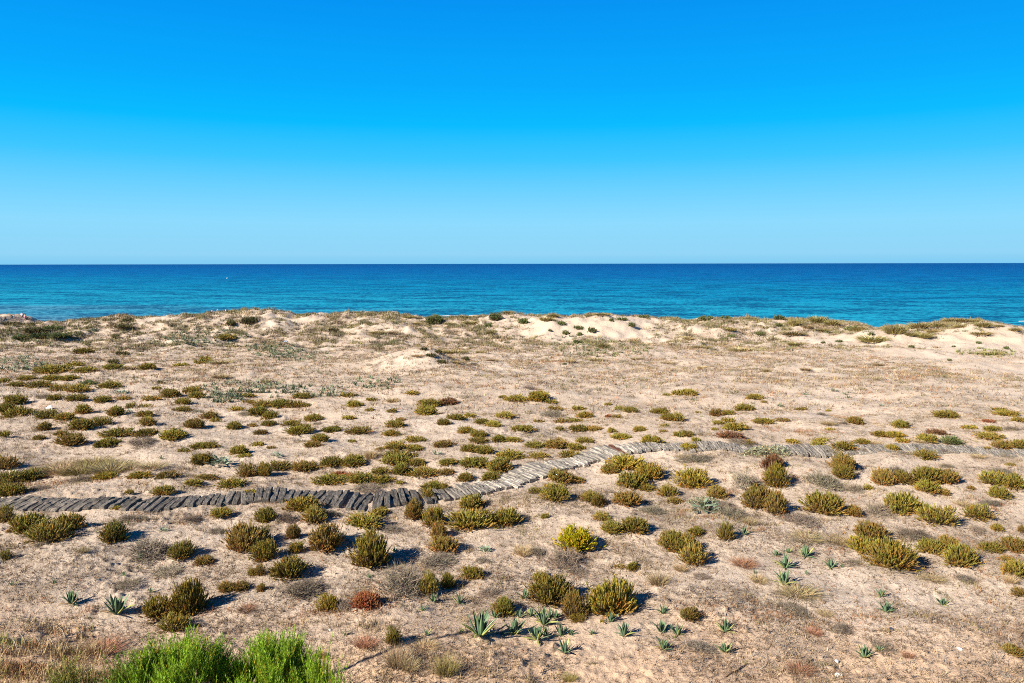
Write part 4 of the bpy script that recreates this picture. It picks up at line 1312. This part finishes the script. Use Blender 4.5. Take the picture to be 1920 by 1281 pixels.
def clump_cover(name, N_, y0, y1, seed, thr, lmin, lmax, w, per, colw, pw=1.0, sprd=0.2):
    """patchy tufts that stand up from the sand and throw small shadows"""
    r = np.random.default_rng(seed)
    y = y0 + (y1 - y0) * r.random(N_ * 8) ** pw
    x = r.uniform(-1, 1, len(y)) * (0.66 * y + 0.8)
    f = perlin(x / 2.4, y / 2.2, seed) + 0.6 * perlin(x / 0.9, y / 0.9, seed + 1) + 0.5 * perlin(x / 9.0, y / 6.0, seed + 2)
    keep = (f > thr) & (r.random(len(y)) > bareness(x, y) * 1.05) & (walk_dist(x, y) > 1.1) & (r.random(len(y)) < sstep(y0 - 1, y0 + 14, y))
    keep &= ~((np.abs(x + 66.3) < 2.3) & (y > 97))
    x, y, f = x[keep][:N_], y[keep][:N_], f[keep][:N_]
    n = len(x)
    ci = np.clip(np.digitize(perlin(x / 5.0, y / 3.5, seed + 3) + r.normal(0, 0.25, n), [-0.5, -0.25, 0.0, 0.2, 0.4, 0.55]), 0, 6)
    pal = np.array([(0.34, 0.25, 0.13), (0.27, 0.19, 0.11), (0.24, 0.20, 0.09), (0.19, 0.165, 0.075), (0.16, 0.12, 0.075), (0.13, 0.14, 0.07), (0.30, 0.15, 0.075)])
    base = pal[np.array(colw)[ci]] * r.uniform(0.75, 1.3, (n, 1))
    sc = np.repeat((0.6 + 0.8 * np.clip(f - thr, 0, 1)), per)
    X = np.repeat(x, per) + r.normal(0, 1, n * per) * sprd * sc; Y = np.repeat(y, per) + r.normal(0, 1, n * per) * sprd * sc * 0.8
    Z = surf(X, Y)
    az = r.uniform(0, 2 * math.pi, n * per)
    tl = np.abs(r.normal(0.45, 0.35, n * per))
    D = np.stack([np.sin(tl) * np.cos(az), np.sin(tl) * np.sin(az), np.cos(tl)], -1)
    V, F = tri_blades(np.stack([X, Y, Z - 0.01], -1), D, sc * r.uniform(lmin, lmax, n * per), w * r.uniform(0.6, 1.4, n * per), r)
    c = np.repeat(np.repeat(base, per, 0) * r.uniform(0.8, 1.2, (n * per, 1)), 3, 0)
    tag(link(name, mesh(name, V, F, M_TINT, False, c)), kind='stuff')


clump_cover('dune_grass', 3600, 76, 107.3, 120, -0.10, 0.16, 0.42, 0.030, 34, [1, 4, 2, 3, 4, 5, 2], 0.8, 0.26)
clump_cover('crest_grass', 480, 92, 107.4, 180, 0.05, 0.22, 0.55, 0.030, 40, [2, 3, 2, 3, 0, 5, 2], 0.7, 0.30)
clump_cover('dune_herbs', 3600, 46, 84, 140, 0.05, 0.06, 0.20, 0.018, 24, [0, 1, 4, 2, 4, 0, 6], 1.0, 0.20)
clump_cover('dry_herbs', 3400, 12, 46, 160, 0.15, 0.05, 0.18, 0.008, 24, [0, 4, 1, 4, 2, 0, 6], 1.5, 0.11)


def straw_field():
    r = np.random.default_rng(81)
    px = r.uniform(-60, 330, 3600); py = 1170 + 170 * r.random(3600) ** 0.8
    keep = (px < 140 + 0.9 * (py - 1170) + 60 * perlin(px / 60, py / 40, 3)) & (r.random(3600) < 0.35 + 0.5 * (py - 1170) / 110)
    P, ok = cast(px[keep], py[keep], 60)
    P[:, 0] += r.normal(0, .05, len(P))
    per = 4
    P = np.repeat(P, per, 0) + r.normal(0, 0.05, (len(P) * per, 3)) * [1, 1, 0]
    P[:, 2] = surf(P[:, 0], P[:, 1]) - 0.01
    n = len(P)
    tl = np.abs(r.normal(0.25, 0.22, n)); az = r.uniform(0, 6.28, n)
    D = np.stack([np.sin(tl) * np.cos(az), np.sin(tl) * np.sin(az), np.cos(tl)], -1)
    V, F, idx = blades(P, D, r.uniform(0.10, 0.32, n), r.uniform(0.004, 0.008, n), r.uniform(0, 0.5, n), r)
    c = np.array([(0.50, 0.37, 0.19), (0.42, 0.28, 0.14), (0.40, 0.20, 0.10), (0.34, 0.31, 0.10)])[np.clip(np.digitize(perlin(P[:, 0] / 1.1, P[:, 1] / 1.1, 82) + r.normal(0, .2, n), [-0.1, 0.2, 0.42]), 0, 3)]
    c = c * r.uniform(0.7, 1.3, (n, 1))
    tag(link('straw_grass', mesh('straw_grass', V, F, M_TINT, False, c[idx])), kind='stuff')


straw_field()


def rosette_patch(px, py, w, h, n, seed, colr, lab=None, L0=0.34):
    r = np.random.default_rng(seed)
    a = r.uniform(0, 6.28, n); q = np.sqrt(r.random(n))
    P, ok = cast(px + 0.5 * w * q * np.cos(a), py + 0.5 * h * q * np.sin(a), 118)
    P = P[P[:, 1] < RIDGE_Y0]
    per = 8
    n = len(P)
    P = np.repeat(P, per, 0) + r.normal(0, 0.03, (n * per, 3)) * [1, 1, 0]
    P[:, 2] = surf(P[:, 0], P[:, 1]) - 0.01
    tl = r.uniform(0.1, 1.1, n * per); az = r.uniform(0, 6.28, n * per)
    D = np.stack([np.sin(tl) * np.cos(az), np.sin(tl) * np.sin(az), np.cos(tl)], -1)
    sc = np.repeat(r.uniform(0.6, 1.25, n), per)
    V, F, idx = blades(P, D, L0 * sc * r.uniform(0.7, 1.2, n * per), 0.030 * sc, r.uniform(0, 0.5, n * per), r)
    c = np.array(colr) * np.repeat(r.uniform(0.7, 1.3, (n, 1)), per, 0) * r.uniform(0.85, 1.15, (n * per, 1))
    o = link('sea_daffodil_leaves', mesh('sea_daffodil_leaves', V, F, M_TINT, False, c[idx]))
    tag(o, kind='stuff')


SD = (0.17, 0.20, 0.115)
for i, (px, py, w, h, n, cc) in enumerate([(82, 628, 135, 32, 260, (0.135, 0.15, 0.06)), (395, 632, 150, 34, 230, SD), (330, 642, 110, 18, 90, SD), (515, 657, 110, 30, 200, SD), (560, 668, 120, 20, 70, SD),
                                         (1130, 655, 190, 30, 170, (0.19, 0.20, 0.09)), (470, 730, 190, 30, 110, SD), (35, 682, 110, 30, 90, SD), (705, 720, 110, 26, 40, SD), (600, 735, 120, 30, 50, SD),
                                         (1850, 662, 120, 16, 60, (0.20, 0.21, 0.07)), (1090, 640, 120, 20, 50, SD), (420, 748, 70, 18, 50, SD)]):
    rosette_patch(px, py, w, h, n, 900 + i, cc)

# ------------------------------------------------------------------ small things
M_STONE = mat_plain('pale_stone', (0.72, 0.69, 0.64))
M_DARKST = mat_plain('dark_stone', (0.055, 0.06, 0.085), 0.4)
M_BAG = mat_plain('plastic_bag', (0.8, 0.8, 0.8), 0.5)
M_BLUE = mat_plain('pale_blue_plastic', (0.42, 0.52, 0.75), 0.5)


def lump(name, seed, mat, flatz=0.6, ang=0.25):
    import bmesh
    bm = bmesh.new()
    bmesh.ops.create_icosphere(bm, subdivisions=2, radius=0.5)
    r = np.random.default_rng(seed)
    for v in bm.verts:
        n = v.co.normalized()
        k = 1 + ang * math.sin(3.1 * n.x + seed) * math.cos(2.7 * n.y) + r.normal(0, ang * 0.3)
        v.co = Vector((v.co.x * k, v.co.y * k, max(v.co.z * k, -0.30) * flatz))
    me = bpy.data.meshes.new(name)
    bm.to_mesh(me); bm.free()
    me.materials.append(mat)
    return me


for i, (px, py, w, mat, lab, nm, cat, fz) in enumerate([
        (1672, 1168, 12, M_DARKST, 'dark bluish stone lying on the sand just below a small agave', 'stone', 'stone', 0.7),
        (1573, 1248, 17, M_STONE, 'larger white stone near the bottom, with a small pale one behind it', 'stone', 'stone', 0.4),
        (1569, 1240, 10, M_STONE, 'small pale stone touching the larger white stone from behind', 'stone', 'stone', 0.5),
        (1800, 1210, 10, M_STONE, 'single white stone on the sand far right, away from the agaves', 'stone', 'stone', 0.6),
        (619, 1182, 7, M_STONE, 'tiny white stone on the sand right of the feathery green bush', 'stone', 'stone', 0.7),
        (960, 1194, 7, M_STONE, 'tiny pale stone at the left foot of the agave cluster', 'stone', 'stone', 0.6),
        (1283, 909, 7, M_STONE, 'tiny pale stone between two shrubs below the boardwalk', 'stone', 'stone', 0.6),
        (94, 764, 13, M_BAG, 'crumpled white bag lying among the shrubs on the left', 'bag', 'bag', 0.75),
        (536, 641, 6, M_BLUE, 'small pale blue piece of litter beside a dark tuft on the far dunes', 'plastic_litter', 'litter', 0.8)]):
    o = link(nm, lump(nm, 40 + i, mat, fz, 0.25 if mat is not M_BAG else 0.4))
    m_ = put_at(o, px, py, 0.0, 0.7 * i)
    o.scale = (m_ * w, m_ * w * 0.8, m_ * w * 0.9)
    o.location.z += 0.10 * m_ * w
    tag(o, lab, cat)

# stick lying near the lower edge
(pa, pb), _ = cast([1362, 1403], [1269, 1245], 60)
L_ = np.linspace(0, 1, 7)[:, None]
pp = pa * (1 - L_) + pb * L_
pp[:, 2] = surf(pp[:, 0], pp[:, 1]).max() * 0.5 + surf(pp[:, 0], pp[:, 1]) * 0.5 + 0.012
pp += np.random.default_rng(5).normal(0, 0.008, pp.shape)
V, F, _ = tubes(pp[None] - pp[0], np.array([[0.012, 0.017, 0.016, 0.015, 0.014, 0.012, 0.007]]), 7)
o = link('stick', mesh('stick', V, F, M_STEM, True, np.ones((len(V), 3))))
o.location = pp[0]; o.color = (0.10, 0.065, 0.045, 1)
tag(o, 'thin dark stick lying on the bare sand at the bottom edge', 'stick')

# pale stalks sticking out of the straw
(st_p, _) = cast([45, 74, 98, 120, 30], [1212, 1214, 1206, 1200, 1222], 60)
for i, p in enumerate(st_p):
    r = np.random.default_rng(60 + i)
    hgt = r.uniform(0.28, 0.42)
    k = np.array([[0, 0, 0], [0.02, 0, 0.4], [-0.03, 0.01, 0.75], [-0.10, 0.0, 1.0]]) * [1, 1, hgt]
    V, F, _ = tubes(k[None], np.array([[0.009, 0.009, 0.012, 0.004]]), 5)
    o = link('dry_stalk', mesh('dry_stalk', V, F, M_STEM, True, np.ones((len(V), 3))))
    o.location = (p[0], p[1], float(surf(p[0], p[1])) - 0.02); o.color = (0.55, 0.46, 0.34, 1)
    tag(o, ['pale dry stalk in the straw, second from the left', 'pale dry stalk in the middle of the five in the straw', 'pale dry stalk in the straw, second from the right',
            'rightmost pale dry stalk at the edge of the straw', 'leftmost pale dry stalk standing in the straw'][i], 'stalk', 'pale dry stalks in the straw')

# unseen pole beyond the left edge, added to cast the long thin shadow up to the largest agave
(tip_, _) = cast([880], [1182], 60)
tip_ = tip_[0]
run = 10.6
base_ = np.array([tip_[0] - SH.x * run, tip_[1] - SH.y * run])
bz = float(height(base_[0], base_[1]))
ph = run * math.tan(SUN_EL) + tip_[2] - bz
V, F, _ = tubes(np.array([[[0, 0, -0.1], [0, 0, ph * 0.4], [0, 0, ph * 0.9], [0, 0, ph]]]), np.array([[0.075, 0.06, 0.05, 0.05]]), 12)
e = link('unseen_pole', None); e.location = (base_[0], base_[1], bz)
o = link('pole', mesh('pole', V, F, M_STEM, True, np.ones((len(V), 3))), e); o.color = (0.2, 0.2, 0.2, 1)
o = link('base_plate', mesh('base_plate', *(lambda vf: (vf[0], vf[1]))(tubes(np.array([[[0, 0, -0.05], [0, 0, 0.03]]]), np.array([[0.16, 0.16]]), 10)), M_STEM, False, np.ones((20, 3))), e); o.color = (0.2, 0.2, 0.2, 1)
tag(e, 'unseen tall thin pole added beyond the left edge, its shadow reaching the largest agave', 'pole')

# ------------------------------------------------------------------ three flower spikes on the crest
M_FLOWER = mat_plain('flower', (0.80, 0.70, 0.70))
for i, (px, top, bot, wd) in enumerate([(397.0, 581.0, 585.0, 3.0), (407.0, 581.3, 584.6, 2.0), (422.7, 580.0, 585.0, 2.8)]):
    y = RIDGE_Y0 - 0.3
    qt, qb = rays([px], [top])[0], rays([px], [bot])[0]
    x = qt[0] / qt[1] * y
    zt, zb = CAM_Z + qt[2] / qt[1] * y, CAM_Z + qb[2] / qb[1] * y
    g = float(surf(x, y))
    zb = max(zb, g + 0.08); zt = max(zt, zb + 0.2)
    e = link('flower_spike', None); e.location = (x, y, g)
    r = np.random.default_rng(i)
    w = wd * y / FPX * 0.5
    SV, SF, _ = tubes(np.array([[[0, 0, -0.05], [0.01, 0, (zb - g) * 0.6], [0.02, 0, zb - g + 0.05]]]), np.array([[0.016, 0.014, 0.012]]), 6)
    so = link('stalk', mesh('stalk', SV, SF, M_STEM, True, np.ones((len(SV), 3))), e); so.color = (0.25, 0.24, 0.14, 1)
    k = np.linspace(0, 1, 6)
    pts = np.stack([0.02 + 0.05 * k ** 2, 0 * k, (zb - g) + (zt - zb) * k], -1)
    FV, FF, _ = tubes(pts[None], (w * np.array([0.6, 1.0, 0.9, 0.6, 0.35, 0.08]))[None], 9)
    FV = FV + r.normal(0, w * 0.12, FV.shape)
    link('flower_head', mesh('flower_head', FV, FF, M_FLOWER, False), e)
    tag(e, ['leftmost of three pale flower spikes on the dune crest against the sea', 'smallest, middle one of three pale flower spikes on the dune crest', 'tallest, rightmost of three pale flower spikes on the dune crest'][i], 'flower', 'pale flower spikes on the dune crest')

# ------------------------------------------------------------------ two people sitting on the dune
M_SKIN = mat_plain('skin', (0.50, 0.30, 0.21))
M_HAIR = mat_plain('hair', (0.025, 0.018, 0.015))
M_PINK = mat_plain('pink_shirt', (0.40, 0.20, 0.23))
M_WHITE = mat_plain('white_shirt', (0.50, 0.54, 0.60))
M_DARKC = mat_plain('dark_shorts', (0.04, 0.04, 0.07))


def skin_mesh(name, verts, edges, radii, mat, root=0):
    me = bpy.data.meshes.new(name)
    me.from_pydata(verts, edges, [])
    o = bpy.data.objects.new(name, me)
    COL.objects.link(o)
    md = o.modifiers.new('skin', 'SKIN')
    for i, q in enumerate(me.skin_vertices[0].data):
        q.radius = (radii[i], radii[i])
        q.use_root = (i == root)
    sb = o.modifiers.new('sub', 'SUBSURF'); sb.levels = 1; sb.render_levels = 1
    dg = bpy.context.evaluated_depsgraph_get()
    m2 = bpy.data.meshes.new_from_object(o.evaluated_get(dg))
    bpy.data.objects.remove(o)
    m2.name = name
    m2.materials.clear(); m2.materials.append(mat)
    m2.polygons.foreach_set('use_smooth', np.ones(len(m2.polygons), bool))
    return m2


def person(px, dy, rot, shirt, lab, scale=1.0, stretch=False):
    q = rays([px], [598])[0]
    y = RIDGE_Y0 - 0.2 + dy
    x = q[0] / q[1] * y
    e = link('person', None)
    e.location = (x, y, float(surf(x, y)) - 0.02)
    e.rotation_euler = (0, 0, rot)
    e.scale = (scale,) * 3
    kz = 0.24 if stretch else 0.44
    v = [(0, 0, .12), (0, -.03, .33), (0, -.05, .52), (0, -.03, .64), (0, 0.01, .76), (0, .02, .84),
         (-.19, -.04, .55), (-.27, .10, .33), (-.17, .33, .34), (.19, -.04, .55), (.27, .10, .33), (.17, .33, .34),
         (-.12, .10, .13), (-.14, .42, kz), (-.13, .75, .06), (-.13, .90, .04), (.12, .10, .13), (.14, .42, kz), (.13, .75, .06), (.13, .90, .04)]
    ed = [(0, 1), (1, 2), (2, 3), (3, 4), (4, 5), (2, 6), (6, 7), (7, 8), (2, 9), (9, 10), (10, 11), (0, 12), (12, 13), (13, 14), (14, 15), (0, 16), (16, 17), (17, 18), (18, 19)]
    ra = [.14, .13, .14, .055, .095, .075, .065, .045, .035, .065, .045, .035, .09, .065, .045, .035, .09, .065, .045, .035]
    link('body', skin_mesh('body', v, ed, ra, M_SKIN), e)
    sv = [(0, 0, .16), (0, -.03, .34), (0, -.05, .53), (-.18, -.04, .56), (-.235, .04, .45), (.18, -.04, .56), (.235, .04, .45)]
    link('shirt', skin_mesh('shirt', sv, [(0, 1), (1, 2), (2, 3), (3, 4), (2, 5), (5, 6)], [.155, .15, .155, .085, .07, .085, .07], shirt), e)
    link('shorts', skin_mesh('shorts', [(0, 0, .12), (-.12, .10, .13), (-.135, .30, .13 + (kz - .13) * .6), (.12, .10, .13), (.135, .30, .13 + (kz - .13) * .6)], [(0, 1), (1, 2), (0, 3), (3, 4)], [.155, .105, .085, .105, .085], M_DARKC), e)
    link('hair', skin_mesh('hair', [(0, -.025, .76), (0, -.015, .83), (0, .03, .875)], [(0, 1), (1, 2)], [.10, .105, .075], M_HAIR), e)
    tag(e, lab, 'person', 'people sitting on the far dune')


person(47.3, 0.0, -0.5, M_PINK, 'dark haired person in pink sitting on the left dune facing the sea', 0.92, True)
person(41.8, 0.35, 0.1, M_WHITE, 'person in white top sitting lower, behind and left of the one in pink', 0.85)

# ------------------------------------------------------------------ buoy and foam on the water
q = rays([426], [522.4])[0]
dd = -CAM_Z / q[2]
e = link('buoy', None); e.location = (q[0] * dd, q[1] * dd, 0)
bz_ = np.array([-0.4, -0.1, 0.25, 0.55, 0.7, 1.0, 1.05]); br_ = np.array([0.1, 0.36, 0.4, 0.3, 0.1, 0.08, 0.02])
BV, BF, _ = tubes(np.stack([0 * bz_, 0 * bz_, bz_], -1)[None], br_[None], 14)
link('float', mesh('float', BV, BF, M_BAG, True), e)
tag(e, 'tiny white buoy floating far out on the blue sea', 'buoy')

M_FOAM = mat_plain('sea_foam', (0.82, 0.85, 0.86), 0.6)


def foam(px0, px1, py, wd, seed):
    r = np.random.default_rng(seed)
    k = 40
    px = np.linspace(px0, px1, k)
    q = rays(px, np.full(k, py))
    d = -CAM_Z / q[:, 2]
    x, y = q[:, 0] * d, q[:, 1] * d + 0.5 * perlin(px / 30.0, px * 0 + seed, 90)
    w = wd * np.clip(0.3 + 0.9 * perlin(px / 14.0, px * 0 + seed, 91), 0.02, 1) * np.sin(np.linspace(0.05, math.pi - 0.05, k))
    V = np.concatenate([np.stack([x, y - w, 0 * x + 0.02], -1), np.stack([x, y, 0 * x + 0.10], -1), np.stack([x, y + w, 0 * x + 0.02], -1)])
    i = np.arange(k - 1)
    F = np.concatenate([np.stack([i, i + 1, i + 1 + k, i + k], -1), np.stack([i + k, i + k + 1, i + 1 + 2 * k, i + 2 * k], -1)])
    tag(link('sea_foam', mesh('sea_foam', V, F, M_FOAM, True)), kind='stuff')


foam(1908, 1960, 602.8, 0.8, 1)
foam(820, 862, 592.6, 0.5, 2)
foam(880, 906, 591.8, 0.4, 3)

print('objects', len(bpy.data.objects), 'tris', sum(len(m.loops) - 2 * len(m.polygons) for m in bpy.data.meshes))
